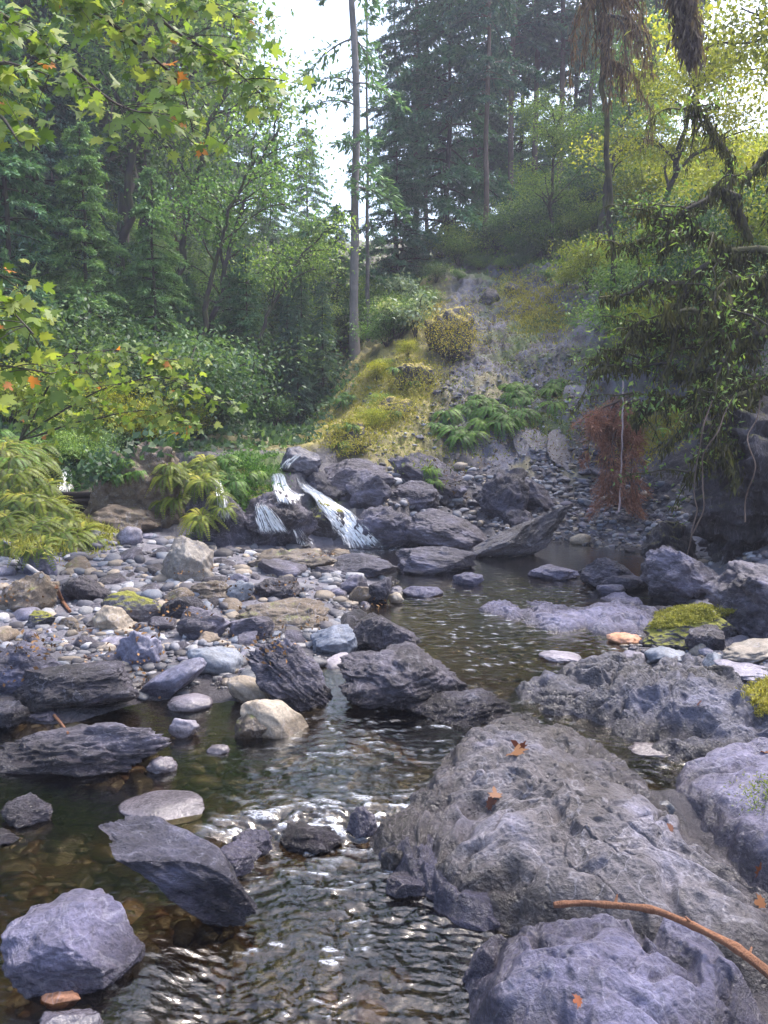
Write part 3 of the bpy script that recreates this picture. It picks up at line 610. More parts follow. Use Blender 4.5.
 ((300,470,352,500),'dark',"dark wet block beside the top of the widest waterfall",A_(seed=160,sub=5,fac=9,name='rock_outcrop',ruff=.14)),
 ((345,470,392,512),'purple',"worn violet rock right of the top of the widest waterfall",A_(seed=161,sub=5,fac=7,name='rock_outcrop',ruff=.12)),
 # slope
 ((424,306,476,366),'mossyel',"yellow moss capped knob beside the slide path",A_(seed=100,sub=5,fac=6,name='rock_outcrop',ruff=.15,sink=.1)),
 ((476,288,500,308),'dark',"dark block near the top of the slide path",A_(seed=101,sub=4,fac=11)),
 ((504,282,520,292),'dark',"tiny dark block at the top of the slide",A_(seed=102,sub=4,fac=11)),
 ((508,424,552,460),'slate',"pale slate slab leaning on the slope above the rubble",A_(seed=103,sub=5,fac=14,lo=.35,hi=.7,ruff=.05,crisp=.012,tilt=36)),
 ((545,432,588,474),'slate',"narrow slate slab right of the paler one",A_(seed=104,sub=5,fac=14,lo=.35,hi=.7,ruff=.05,crisp=.012,tilt=36,roll=-25)),
 ((436,416,456,436),'slate',"small pale slate patch in the scree below the yellow knob",A_(seed=106,sub=4,fac=12,lo=.35,hi=.7,ruff=.03,tilt=36)),
 ((630,444,716,512),'dark',"dark overhung rock behind the dead red fir branches",A_(seed=107,sub=5,fac=11,Y=10.6,dr=.8)),
 ((592,440,640,470),'dark',"dark rock above the rubble beside the dead red branches",A_(seed=108,sub=5,fac=11)),
 ((418,474,450,496),'brown',"small brown rock with fern tuft at the slope's foot",A_(seed=109,sub=4,fac=11)),
 ((684,375,980,600),'cliff',"leaning dark cliff wall on the right under the mossy tree",A_(seed=110,sub=6,fac=12,name='cliff',ruff=.26,strata=.1,crisp=.07,dr=.7,Y=7.0,sink=.1,roll=0)),
 ((640,545,720,606),'purple',"sloping grey rock foot of the cliff beside the gravel",A_(seed=111,sub=6,fac=10,name='rock_outcrop',dr=.8,ruff=.15)),
 ((700,560,860,640),'purple',"broken violet rock base under the right cliff",A_(seed=112,sub=6,fac=12,name='rock_outcrop',dr=.8,ruff=.15)),
]
for box, mat, lab, kw in R_:
    kw = dict(kw); fit_rock(box, mat, lab, **kw)
# ------------------------------------------------------------------ scattered cobbles (each one an object)
PROTO = []
for k in range(14):
    rnd = k < 8
    V, Fa = rock_shape(300+k, 4 if k % 2 else 3, fac=4 if rnd else 12, lo=.6 if rnd else .5, ruff=.05 if rnd else .1, crisp=.008 if rnd else .03, lump=.15)
    PROTO.append((V*np.array([1, .8, .6]), Fa, rnd))
PM = {}
def proto_mesh(k, mat):
    if (k, mat) not in PM: PM[(k, mat)] = mesh_np('cobble', PROTO[k][0], [PROTO[k][1]], M[mat])
    return PM[(k, mat)]
def inpoly(x, y, poly):
    c = False; n = len(poly)
    for i in range(n):
        x1, y1 = poly[i]; x2, y2 = poly[i-1]
        if (y1 > y) != (y2 > y) and x < (x2-x1)*(y-y1)/(y2-y1)+x1: c = not c
    return c
BAR = [(0,560),(60,548),(100,532),(160,538),(230,546),(330,552),(400,575),(400,600),(350,612),(345,650),(330,700),(300,700),(200,690),(130,700),(0,690)]
BANK = [(575,500),(640,490),(690,520),(680,560),(650,560),(590,550),(520,535),(545,515)]
FOOT = [(530,450),(600,450),(640,480),(640,500),(575,505),(540,490)]
ROW = [(600,648),(640,644),(768,650),(768,672),(700,668),(620,664)]
NB = [('grey cobble among the stones of the left gravel bar', 'grey'), ('tan cobble among the stones of the left gravel bar', 'tan'), ('blue grey cobble among the stones of the left gravel bar', 'blue'),
      ('white cobble among the stones of the left gravel bar', 'pale'), ('dark angular stone on the left gravel bar', 'dark'), ('violet angular stone on the left gravel bar', 'purple'), ('brown stone on the left gravel bar', 'brown')]
hand = [(r[0][0], r[0][1], r[0][2], r[0][3]) for r in R_ if r[0][3]-r[0][1] < 80]
BIG = []
def scatter(poly, n, smin, smax, mats, where, grp, wts=None, flat=1.0):
    xs = [p[0] for p in poly]; ys = [p[1] for p in poly]; done = []; tries = 0
    while len(done) < n and tries < 6000:
        tries += 1
        x = random.uniform(min(xs), max(xs)); y = random.uniform(min(ys), max(ys))
        if not inpoly(x, y, poly): continue
        s = smin*(smax/smin)**(random.random()**1.8)
        if any(x > b[0]+3 and x < b[2]-3 and y > b[1]+4 and y < b[3]+2 for b in hand): continue
        if any(abs(x-a)/(s+t) < .42 and abs(y-b)/(s+t) < .3 for a, b, t in done+BIG): continue
        p = march(x, y, False)
        if p[1] > 24 or p[2] < wl(p[0:1], p[1:2])[0]-.03: continue
        r = s/F*p[1]/2
        mat = random.choices(mats, wts)[0]; ang = mat in ('dark', 'purple', 'slate', 'brown')
        k = random.choice([i for i, q in enumerate(PROTO) if q[2] != ang or random.random() < .1])
        o = obj('cobble', proto_mesh(k, mat), None, (p[0], p[1]+r*.3, p[2]+r*.02))
        o.scale = (r*random.uniform(.9, 1.3), r*random.uniform(.8, 1.2), r*random.uniform(.7, 1.15)*flat)
        o.rotation_euler = (random.uniform(-.3, .3), random.uniform(-.35, .35), random.uniform(0, 6.28))
        word = {'grey': 'grey', 'tan': 'tan', 'blue': 'blue grey', 'pale': 'whitish', 'dark': 'blackish', 'purple': 'violet grey', 'brown': 'brown', 'slate': 'slate grey'}[mat]
        tag(o, '%s %s %s' % (word, 'angular stone' if ang else 'rounded cobble', where), 'rock', '%s %s' % (word, grp))
        done.append((x, y, s))
    BIG.extend(done)
scatter([(0,560),(100,545),(240,560),(390,580),(340,640),(240,650),(130,650),(0,640)], 36, 26, 56, ['purple','dark','brown','grey'], 'packed into the upper left gravel bar', 'larger rocks of the left bar', [4,4,1,1])
scatter(BAR, 136, 11, 40, ['grey','tan','blue','pale','dark','purple','brown'], 'among the stones of the left gravel bar', 'cobbles of the left bar', [4,2,3,2,5,7,2])
scatter(BANK, 62, 6, 24, ['grey','tan','blue','pale','purple','dark'], 'on the gravel bank right of the upper pool', 'cobbles of the right bank', [4,2,3,2,3,1])
scatter(FOOT, 32, 12, 36, ['purple','slate','dark'], 'in the rubble at the foot of the slope', 'rubble at the foot of the slope', [2,1,3])
scatter([(470,300),(500,290),(480,380),(450,470),(400,470),(430,400)], 26, 4, 14, ['dark','purple','slate'], 'in the scree of the slide', 'stones in the slide scree', [2,3,2])
scatter([(430,480),(540,470),(560,505),(520,540),(440,520)], 16, 12, 30, ['dark','purple'], 'among the boulders behind the upper pool', 'rubble behind the upper pool', [1,1])
scatter(ROW, 18, 8, 28, ['grey','tan','pale','blue'], 'in the pebble row below the moss topped boulder', 'cobbles of the pebble row', [4,2,2,2])
# ------------------------------------------------------------------ gravel and stream-bed stones nobody could count
def pebbles(name, pts, rad, mat, cols, label, sub=2):
    base = []
    for k in range(8):
        V, Fa = rock_shape(500+k, sub, fac=5, ruff=.05, crisp=0); base.append((V*np.array([1, .8, .55]), Fa))
    VV = []; FF = []; CC = []; n = 0
    for i, p in enumerate(pts):
        V, Fa = base[i % 8]; a = RNG.uniform(0, 6.28); c, s = math.cos(a), math.sin(a)
        R = np.array([[c, -s, 0], [s, c, 0], [0, 0, 1]]); t = RNG.uniform(-.4, .4); R = R@rotm('x', math.degrees(t))
        VV.append(V@R.T*rad[i]*RNG.uniform(.7, 1.25, 3)+p); FF.append(Fa+n); n += len(V)
        CC.append(np.tile(cols[RNG.integers(len(cols))]*RNG.uniform(.6, 1.3), (len(V), 1)))
    me = mesh_np(name, np.concatenate(VV), [np.concatenate(FF)], mat, {'gcol': np.concatenate(CC)})
    return tag(obj(name, me), label, kind='stuff')
gc = np.array([[.2,.2,.23],[.3,.3,.34],[.36,.3,.24],[.12,.12,.15],[.16,.18,.23],[.42,.42,.45],[.1,.09,.1]])
M['gravel'] = rockmat('gravel_stones', (.1,.1,.1), (.2,.2,.2), (.3,.3,.3), bump=.3, attr='gcol', veins=False, sc=2)
def screen_pts(poly, n, sz, water):
    P = []; Rr = []; xs = [p[0] for p in poly]; ys = [p[1] for p in poly]
    gx = np.arange(min(xs), max(xs), 6.); 
    while len(P) < n:
        x = random.uniform(min(xs), max(xs)); y = random.uniform(min(ys), max(ys))
        if not inpoly(x, y, poly): continue
        d = ray(x, y); Y = np.arange(1.5, 17, .05); X = d[0]/d[1]*Y; Z = CAMZ+d[2]/d[1]*Y
        P.append((X, Y, Z)); Rr.append(0)
    X = np.array([p[0] for p in P]); Y = np.array([p[1] for p in P]); Z = np.array([p[2] for p in P])
    H = height(X.ravel(), Y.ravel()).reshape(X.shape); k = np.argmax(Z < H, 1); i = np.arange(len(P))
    pts = np.stack([X[i, k], Y[i, k], H[i, k]], 1)
    s = sz[0]*(sz[1]/sz[0])**(RNG.random(len(P))**2.2)
    u = pts[:, 2] < wl(pts[:, 0], pts[:, 1])
    keep = (pts[:, 1] < 16)&(pts[:, 1] > 1.6)
    if water: keep &= u
    return pts[keep], (s/F*pts[:, 1]/2)[keep]
p, r = screen_pts(BAR, 2300, (5, 24), False); pebbles('gravel', p, r, M['gravel'], gc*.62, 'mixed grey pebbles filling the left gravel bar')
p, r = screen_pts(BANK+[], 900, (2.5, 8), False); p2, r2 = screen_pts(FOOT, 400, (3, 10), False); p3, r3 = screen_pts(ROW, 300, (3, 9), False); p4, r4 = screen_pts([(380,470),(560,470),(570,510),(520,545),(440,548),(380,520)], 700, (4, 15), False); p5, r5 = screen_pts([(640,470),(700,470),(768,560),(768,600),(700,600),(650,560)], 400, (4, 14), False); p3 = np.concatenate([p3, p4, p5]); r3 = np.concatenate([r3, r4, r5])
pebbles('gravel', np.concatenate([p, p2, p3]), np.concatenate([r, r2, r3]), M['gravel'], gc*.7, 'mixed pebbles on the right gravel bank')
SLP = [(330,440),(400,360),(480,290),(560,300),(590,380),(600,450),(540,470),(450,490),(390,470)]
p, r = screen_pts(SLP, 1500, (1.5, 6), False); pebbles('scree', p, r, M['gravel'], gc*.8, 'fine broken scree on the slide slope', sub=1)
p, r = screen_pts([(0,735),(430,735),(440,770),(380,830),(450,1020),(300,1024),(0,1024)], 900, (14, 60), True)
bc = np.array([[.10,.075,.04],[.14,.10,.06],[.07,.055,.035],[.16,.12,.07],[.10,.095,.07],[.19,.10,.05],[.05,.045,.04]])
p[:, 2] -= r*.25; pebbles('streambed_stones', p, r, M['gravel'], bc*.8, 'brown stones lying under the clear water', sub=3)
p, r = screen_pts([(400,560),(650,560),(660,600),(520,690),(500,730),(400,730),(420,640)], 500, (6, 22), True)
p[:, 2] -= r*.3; pebbles('streambed_stones', p, r, M['gravel'], bc, 'brown stones under the shallow run', sub=2)
BV = BVHTree.FromPolygons(np.concatenate([a for a, b in ROCKV]).tolist(), np.concatenate([b for a, b in ROCKV]).tolist())
def hit(px, py):
    d = Vector(ray(px, py)); o = Vector((0, 0, CAMZ)); h = BV.ray_cast(o, d.normalized(), 60)
    g = march(px, py)
    if h[0] is not None and h[0].y < g[1]: return np.array(h[0]), np.array(h[1])
    return g, np.array([0, 0, 1.])
# ================================================================== VEGETATION
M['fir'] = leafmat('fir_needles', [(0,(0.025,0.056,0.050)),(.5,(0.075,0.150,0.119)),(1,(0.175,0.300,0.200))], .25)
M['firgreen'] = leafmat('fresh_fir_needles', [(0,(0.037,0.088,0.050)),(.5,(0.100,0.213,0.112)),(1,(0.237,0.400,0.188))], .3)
M['leafdark'] = leafmat('dark_green_leaves', [(0,(0.019,0.046,0.030)),(.5,(0.055,0.115,0.060)),(1,(0.140,0.231,0.100))], .35)  # darkest of the leaf greens, the foliage's own tone
M['leafmid'] = leafmat('green_leaves', [(0,(0.050,0.106,0.037)),(.5,(0.150,0.263,0.075)),(1,(0.350,0.475,0.138))], .4)
M['leafyellow'] = leafmat('yellow_green_leaves', [(0,(.11,.14,.02)),(.5,(.29,.33,.045)),(1,(.55,.53,.09))], .45)
M['maple'] = leafmat('maple_leaves', [(0,(.07,.13,.03)),(.55,(.17,.26,.06)),(.93,(.33,.38,.10)),(.95,(.55,.28,.07)),(1,(.5,.2,.06))], .5)
M['fern'] = leafmat('fern_fronds', [(0,(.06,.10,.015)),(.5,(.17,.23,.03)),(1,(.36,.36,.06))], .4)
M['ferngreen'] = leafmat('green_fern_fronds', [(0,(.03,.08,.015)),(.5,(.09,.2,.03)),(1,(.2,.34,.05))], .4)
M['moss'] = leafmat('yellow_moss', [(0,(.15,.14,.02)),(.5,(.34,.31,.055)),(1,(.52,.47,.13))], .3, .8)
M['mossgreen'] = leafmat('hanging_moss', [(0,(.025,.022,.009)),(.5,(.075,.068,.018)),(1,(.19,.17,.035))], .3, .8)
M['mossbrown'] = leafmat('brown_hanging_moss', [(0,(.045,.03,.03)),(.5,(.10,.07,.06)),(1,(.2,.15,.1))], .3, .8)
M['deadred'] = leafmat('dead_fir_needles', [(0,(.16,.07,.045)),(.5,(.36,.17,.11)),(1,(.58,.32,.2))], .3, .8, (1.2,1,.8))
M['whiteleaf'] = leafmat('pale_leaves', [(0,(.16,.2,.12)),(.5,(.34,.4,.26)),(1,(.6,.62,.42))], .35)
M['deadleaf'] = leafmat('fallen_leaf', [(0,(.09,.025,.015)),(.5,(.17,.055,.025)),(1,(.28,.14,.06))], .2, .6, (1,.8,.6))
M['bark'] = barkmat('dark_bark', (.03,.022,.022), (.09,.07,.065), moss=(.05,.055,.02))
M['barkgrey'] = barkmat('grey_bark', (.10,.09,.09), (.26,.23,.22))
M['barkbrown'] = barkmat('brown_bark', (.07,.045,.035), (.17,.12,.09))
M['barkmoss'] = barkmat('mossy_bark', (.02,.016,.014), (.05,.04,.03), moss=(.07,.065,.02))
def bez(a, b, c, n):
    t = np.linspace(0, 1, n)[:, None]; return (1-t)**2*np.asarray(a)+2*t*(1-t)*np.asarray(b)+t*t*np.asarray(c)
def wig(path, amp, seed, f=1.5):
    q = path*f+seed*7.7; k = np.linspace(0, 1, len(path))[:, None]
    return path+amp*np.stack([pn(q), pn(q+40), pn(q+80)], 1)*np.minimum(1, 4*k)
def plant(name, label, cat, parts, group=None):
    """parts: [(name, geo, mat)]"""
    e = empty(name, (0, 0, -200)); tag(e, label, cat, group); KIDS[e.name] = []
    for pn_, g, mt in parts:
        o = obj(pn_, g.mesh(pn_, mt), e); KIDS[e.name].append(o)
    return e
USED = set()
def put(proto, loc, rz, s, label, group=None, sz=None):
    o = proto if proto.name not in USED else copy_tree(proto); USED.add(proto.name)
    o.location = [float(c) for c in loc]; o.rotation_euler = (0, 0, rz); o.scale = (s, s, s*(sz or 1)); o['label'] = label
    if group: o['group'] = group
    return o
def conifer(seed, H, R, clear=.12, droop=.35, n=1.0, card=.13, dens=1.0, tr=.009):
    r = np.random.default_rng(seed); t = Geo(); c = Geo()
    z = np.linspace(0, H, 26); p = np.stack([.12*pn(np.stack([z*.3+seed, z*0, z*0], 1)), .12*pn(np.stack([z*.3+seed+9, z*0, z*0], 1)), z-.4], 1)
    tube(t, p, np.interp(z, [0, H*.06, H], [H*tr*1.5, H*tr, .02]), 8, .5, rough=.2)
    h = clear*H
    while h < H*.985:
        k = (h-clear*H)/(H-clear*H)
        for b in range(int(r.integers(3, 6)*n)+1):
            L = R*((1-k)**.75*.95+.06)*r.uniform(.55, 1.15)*(.6+.4*min(1, k*6+.2)); az = r.uniform(0, 6.28); s = np.linspace(0, 1, 9)
            up = r.uniform(-.1, .3); D = np.array([math.cos(az), math.sin(az), 0]); S = np.array([-math.sin(az), math.cos(az), 0])
            P = np.array([0, 0, h-.4])+D*(s[:, None]*L)+np.array([0, 0, 1])*((up*s-droop*(1+.4*r.random())*s**2)*L)[:, None]+S*(.1*L*r.normal()*s**2)[:, None]
            tube(t, P, np.linspace(.012*L+.008, .003, 9), 4)
            m = int(L*26*dens)+6
            q = r.uniform(.12, 1, m)**.8; B = np.stack([np.interp(q, s, P[:, i]) for i in range(3)], 1)
            side = r.choice([-1, 1], m); tl = (.36*L*(1-q)+.10)*r.uniform(.5, 1.1, m)
            TD = nrm(D*r.uniform(.5, 1.0, m)[:, None]+S*(side*r.uniform(.5, 1.1, m))[:, None]+np.array([0, 0, -1])*r.uniform(.05, .55, m)[:, None])
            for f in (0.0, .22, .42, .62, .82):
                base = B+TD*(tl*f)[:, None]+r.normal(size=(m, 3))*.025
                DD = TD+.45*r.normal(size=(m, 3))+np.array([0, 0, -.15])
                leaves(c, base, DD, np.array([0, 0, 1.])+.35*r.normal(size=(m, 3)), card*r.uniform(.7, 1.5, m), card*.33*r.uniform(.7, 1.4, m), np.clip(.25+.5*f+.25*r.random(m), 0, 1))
        h += r.uniform(.22, .42)*(H/12)**.5
    return t, c
def broadleaf(seed, H, R, lean=(0, 0), nl=16, per=420, ls=.10, spread=.55, low=.35, bow=.6, tr=.016, flat=.55):
    r = np.random.default_rng(seed); t = Geo(); c = Geo()
    top = np.array([lean[0], lean[1], H*.8]); mid = np.array([lean[0]*.1+bow*r.normal()*.5, lean[1]*.1, H*.45])
    P = wig(bez((0, 0, -.4), mid, top, 22), .22, seed); tube(t, P, np.linspace(H*tr, .03, 22), 8, rough=.25)
    for k in range(nl):
        f = r.uniform(low, 1); b = P[int(f*21)]; az = k*2.4+r.uniform(-.5, .5); e = r.uniform(.0, .9)
        L = R*r.uniform(.5, 1.1)*(1.15-.55*f); tip = b+np.array([math.cos(az)*L, math.sin(az)*L, e*L*.8])
        Q = wig(bez(b, (b+tip)/2+np.array([0, 0, .35*L]), tip, 12), .18, seed+k); tube(t, Q, np.linspace(H*tr*.38*(1.1-.5*f), .008, 12), 5)
        for j in range(6):
            u = r.uniform(.4, 1); cc = Q[int(u*11)]+r.normal(size=3)*np.array([.28, .28, .18])*L*.7
            tube(t, bez(Q[int(u*9)], (Q[int(u*9)]+cc)/2+np.array([0, 0, .1]), cc, 6), np.linspace(.012, .004, 6), 4)
            m = int(per/6); X = cc+r.normal(size=(m, 3))*np.array([spread, spread, spread*.42])*r.uniform(.6, 1.2)
            leaves(c, X, r.normal(size=(m, 3))+np.array([0, 0, -.35]), np.array([0, 0, 1.])+.45*r.normal(size=(m, 3)), ls*r.uniform(.7, 1.4, m), ls*.62*r.uniform(.8, 1.2, m), np.clip(r.normal(.5, .2)+.18*r.normal(size=m), 0, 1))
    return t, c
def shrub(seed, R, H, stems=14, per=260, ls=.07, droop=.5):
    r = np.random.default_rng(seed); t = Geo(); c = Geo()
    for k in range(stems):
        az = k*2.4+r.uniform(-.6, .6); L = R*r.uniform(.3, 1.05); h = H*r.uniform(.45, 1.05); D = np.array([math.cos(az), math.sin(az), 0])
        Q = wig(bez((0, 0, -.15), D*L*.35+np.array([0, 0, h*1.1]), D*L+np.array([0, 0, h*(1-droop*L/R*.7)]), 12), .08, seed+k, 3); tube(t, Q, np.linspace(.014, .004, 12)*(.6+H*.4), 4)
        u = r.uniform(.25, 1, per)**.8; B = np.stack([np.interp(u, np.linspace(0, 1, 12), Q[:, i]) for i in range(3)], 1)
        X = B+r.normal(size=(per, 3))*np.array([.17, .17, .10])*R*(.4+u)[:, None]
        leaves(c, X, r.normal(size=(per, 3))+D*.5+np.array([0, 0, -.2]), np.array([0, 0, 1.])+.4*r.normal(size=(per, 3)), ls*r.uniform(.6, 1.5, per), ls*.6*r.uniform(.8, 1.3, per), np.clip(r.normal(.5, .17)+.17*r.normal(size=per), 0, 1))
    return t, c
def fern(seed, L=.7, nf=13, droop=.8):
    r = np.random.default_rng(seed); t = Geo(); c = Geo()
    for k in range(nf):
        az = k*6.28/nf+r.uniform(-.25, .25); D = np.array([math.cos(az), math.sin(az), 0]); l = L*r.uniform(.65, 1.15); S = np.array([-D[1], D[0], 0])
        Q = bez((0, 0, 0), D*l*.35+np.array([0, 0, l*.75]), D*l+np.array([0, 0, l*(.45-droop*r.uniform(.4, 1))]), 24); tube(t, Q, np.linspace(.005, .0015, 24), 3)
        T = nrm(np.gradient(Q, axis=0)); i = np.arange(2, 24); w = np.sin(np.linspace(.35, 3.0, 22))**.7*l*.2
        tn = np.clip(r.normal(.5, .2), 0, 1)
        for sgn in (-1, 1):
            leaves(c, Q[i], S*sgn+T[i]*.35+np.array([0, 0, -.15]), np.cross(S, T[i])*-1+.1*r.normal(size=(22, 3)), w, .042*l/.7, np.clip(tn+.08*r.normal(size=22), 0, 1), .05)
    return t, c
def strands(c, P, n, ln, wd, r, sp=.05, tl=.3):
    """hanging moss along a path"""
    u = r.uniform(0, 1, n); B = np.stack([np.interp(u, np.linspace(0, 1, len(P)), P[:, i]) for i in range(3)], 1)+r.normal(size=(n, 3))*sp
    leaves(c, B, np.array([0, 0, -1.])+.25*r.normal(size=(n, 3)), r.normal(size=(n, 3)), ln*r.uniform(.3, 1.5, n), wd*r.uniform(.6, 1.4, n), np.clip(tl+.25*r.normal(size=n), 0, 1))
def gnd(x, y): return float(height([x], [y])[0])
def onpx(px, Y): x = (px-384)/F*Y; return np.array([x, Y, gnd(x, Y)])
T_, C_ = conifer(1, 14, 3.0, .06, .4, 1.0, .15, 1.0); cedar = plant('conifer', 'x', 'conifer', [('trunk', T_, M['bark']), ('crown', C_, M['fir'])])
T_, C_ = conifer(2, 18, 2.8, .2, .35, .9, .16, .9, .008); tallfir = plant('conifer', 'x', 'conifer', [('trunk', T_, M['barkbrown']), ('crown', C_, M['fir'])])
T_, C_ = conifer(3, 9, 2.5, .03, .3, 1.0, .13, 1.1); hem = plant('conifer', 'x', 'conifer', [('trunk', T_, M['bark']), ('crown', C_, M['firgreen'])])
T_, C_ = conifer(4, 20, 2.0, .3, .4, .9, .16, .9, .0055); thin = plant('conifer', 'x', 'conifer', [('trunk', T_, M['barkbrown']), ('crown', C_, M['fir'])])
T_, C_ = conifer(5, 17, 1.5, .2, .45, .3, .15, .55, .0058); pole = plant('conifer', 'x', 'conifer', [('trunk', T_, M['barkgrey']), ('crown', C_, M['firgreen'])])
T_, C_ = broadleaf(11, 11, 3.2, (2.2, -1.0), 17, 620, .12, .5); mapA = plant('broadleaf_tree', 'x', 'tree', [('trunk', T_, M['bark']), ('crown', C_, M['leafmid'])])
T_, C_ = broadleaf(12, 9, 3.0, (-1.2, -1.6), 15, 600, .11, .5, low=.25); mapB = plant('broadleaf_tree', 'x', 'tree', [('trunk', T_, M['bark']), ('crown', C_, M['leafdark'])])
T_, C_ = broadleaf(13, 8, 2.8, (1.5, -.5), 17, 800, .10, .45, low=.2, flat=.4); mapY = plant('broadleaf_tree', 'x', 'tree', [('trunk', T_, M['bark']), ('crown', C_, M['leafyellow'])])
T_, C_ = broadleaf(14, 9, 3.2, (3.2, -1.2), 9, 260, .12, .5, low=.45, bow=1.6, tr=.013); mapC = plant('broadleaf_tree', 'x', 'tree', [('trunk', T_, M['bark']), ('crown', C_, M['leafmid'])])
T_, C_ = shrub(21, 1.3, 1.3); shA = plant('shrub', 'x', 'shrub', [('stem', T_, M['bark']), ('foliage', C_, M['leafdark'])])
T_, C_ = shrub(22, 1.1, 1.1, 15, 300, .06); shB = plant('shrub', 'x', 'shrub', [('stem', T_, M['bark']), ('foliage', C_, M['leafmid'])])
T_, C_ = shrub(23, 1.2, 1.4, 16, 320, .065); shY = plant('shrub', 'x', 'shrub', [('stem', T_, M['bark']), ('foliage', C_, M['leafyellow'])])
T_, C_ = shrub(24, .8, 1.3, 9, 50, .13); shW = plant('shrub', 'x', 'shrub', [('stem', T_, M['bark']), ('foliage', C_, M['whiteleaf'])])
T_, C_ = fern(31, .45, 15); feY = plant('fern', 'x', 'fern', [('stem', T_, M['barkbrown']), ('foliage', C_, M['fern'])])
T_, C_ = fern(32, .42, 15, .9); feG = plant('fern', 'x', 'fern', [('stem', T_, M['barkbrown']), ('foliage', C_, M['ferngreen'])])
rr = random.Random(5)
GL = 'trees of the shaded left hillside'
# --- left hillside, back to front (px, Y, proto, scale)
for px, Y, pr, s, lab in [
  (20,35,cedar,1.5,'broad dark conifer at the very back of the left hillside, leftmost'), (75,36,cedar,1.5,'broad dark conifer at the very back of the left hillside, second from the left'), (130,35,cedar,1.45,'broad dark conifer at the very back of the left hillside, third from the left'), (185,37,cedar,1.35,'broad dark conifer at the very back of the left hillside, fourth from the left'), (235,38,cedar,1.15,'broad dark conifer beside the left border of the sky gap'), (-70,27,tallfir,1.0,'tall dark fir at the back of the left hillside beyond the left edge'), (10,26,tallfir,1.05,'tall dark fir at the back of the left hillside, nearest the left edge'),
  (70,28,tallfir,1.0,'tall dark fir behind the drooping maple boughs'), (130,27,cedar,1.1,'full dark conifer behind the group of leaning maple trunks'),
  (185,29,tallfir,.95,'tall fir rising behind the leaning maples'), (200,31,cedar,.95,'dark conifer left of the bright gap of sky'),
  (275,37,hem,.8,'hazy conifer low in the notch under the sky gap'), (310,40,hem,.8,'far hazy conifer right of the notch'),
  (-20,19,cedar,.95,'blue green conifer with drooping sprays at the left edge'), (50,18.5,cedar,.85,'blue green conifer with drooping sprays second from the left edge'),
  (105,20,mapB,1.2,'dark leafy tree above the blue green conifers'),
  (118,19,mapC,1.0,'leaning maple with thick dark curved trunk'), (165,19,mapC,.85,'slim leaning maple left of the arching one'), (205,19,mapC,.72,'maple whose bare limbs arch to the right over the creek'),
  (150,21,mapA,1.1,'leafy maple behind the leaning trunks'), (238,20,mapA,.5,'pale green leafy tree right of the arching maple'), (130,23,mapA,1.15,'high leafy maple at the centre of the left hillside'),
  (20,14,hem,.75,'feathery young conifer above the fern bank'), (95,14.5,hem,.55,'feathery young conifer behind the round brown outcrop'), (160,15,hem,.5,'feathery young conifer above the falls on the left side'),
  (-80,13,cedar,.7,'dark conifer just outside the left edge'), (300,27,mapA,.3,'small pale green tree in the creek gap'), (325,36,mapB,.5,'dark green tree far up the creek'),
  (282,20,mapA,.42,'little pale green tree above the dark creek hollow'), (188,15.5,mapC,.6,'small arching maple with a bare dark trunk in front of the conifers, left one'), (238,16.5,mapC,.52,'small arching maple with a bare dark trunk near the sky gap'), (250,17,hem,.4,'small conifer over the dark creek hollow'), (290,20,hem,.45,'small hazy conifer in the creek hollow')]:
    put(pr, onpx(px, Y), rr.uniform(0, 6.28) if pr is not mapC else rr.uniform(-.5, .5), s, lab)
# --- centre and ridge
for px, Y, pr, s, lab in [
  (356,19.6,pole,1.15,'tall thin pale trunked conifer standing alone in the middle'), (368,22,pole,.62,'short thin brown snag right of the pale trunk'),
  (338,24,hem,.5,'bushy conifer left of the pale trunk'), (396,25,hem,.75,'bushy green conifer right of the pale trunk'), (415,27,thin,.85,'slim fir left of the central green fir'),
  (446,26,hem,1.25,'big fresh green fir in the middle of the ridge'), (482,24.5,thin,.78,'fir with a bare pale lower trunk at the top of the slide'), (505,29,thin,1.0,'straight dark fir right of the pale bare trunk'),
  (528,30,thin,1.05,'straight dark fir, second of the ridge trio'), (552,29,thin,.95,'straight dark fir, third of the ridge trio'), (470,32,tallfir,.8,'dark fir behind the central green fir'),
  (580,31,thin,.9,'thin fir behind the moss hung dead tree'), (425,33,thin,.9,'far thin fir against the bright sky'), (395,36,thin,.8,'farthest thin fir against the bright sky'), (440,37,mapB,.75,'dark green far tree behind the central green fir'), (480,38,mapB,.75,'dark green far tree behind the bare pale trunk'), (522,38,mapB,.8,'dark green far tree between the ridge firs'), (398,39,mapB,.6,'dark green far tree right of the sky gap'), (560,37,mapB,.7,'dark green far tree at the back of the ridge, right end'), (515,33,hem,1.5,'broad far conifer filling the gap between the ridge firs'), (565,34,hem,1.4,'broad far conifer right of the ridge firs'), (610,32,hem,1.3,'broad far conifer behind the moss hung dead tree'), (640,27,thin,.9,'fir behind the yellow maple'), (680,26,thin,1.0,'tall fir near the top right corner')]:
    put(pr, onpx(px, Y), rr.uniform(0, 6.28), s, lab)
# --- right side
for px, Y, pr, s, lab in [(755,14,mapY,1.0,'yellow green maple filling the upper right'), (820,9.6,mapY,.6,'bright yellow maple at the right edge'), (640,17,mapY,.72,'yellow green tree above the slate face'),
   (745,9.6,mapB,.42,'dark little tree behind the hanging mossy branches'), (700,11,mapB,.36,'dark bushy tree above the dead red bough'), (590,21,mapA,.55,'green bushy tree at the head of the slope'), (545,22.5,mapA,.42,'small leafy tree right of the slide top')]:
    put(pr, onpx(px, Y), rr.uniform(0, 6.28), s, lab)
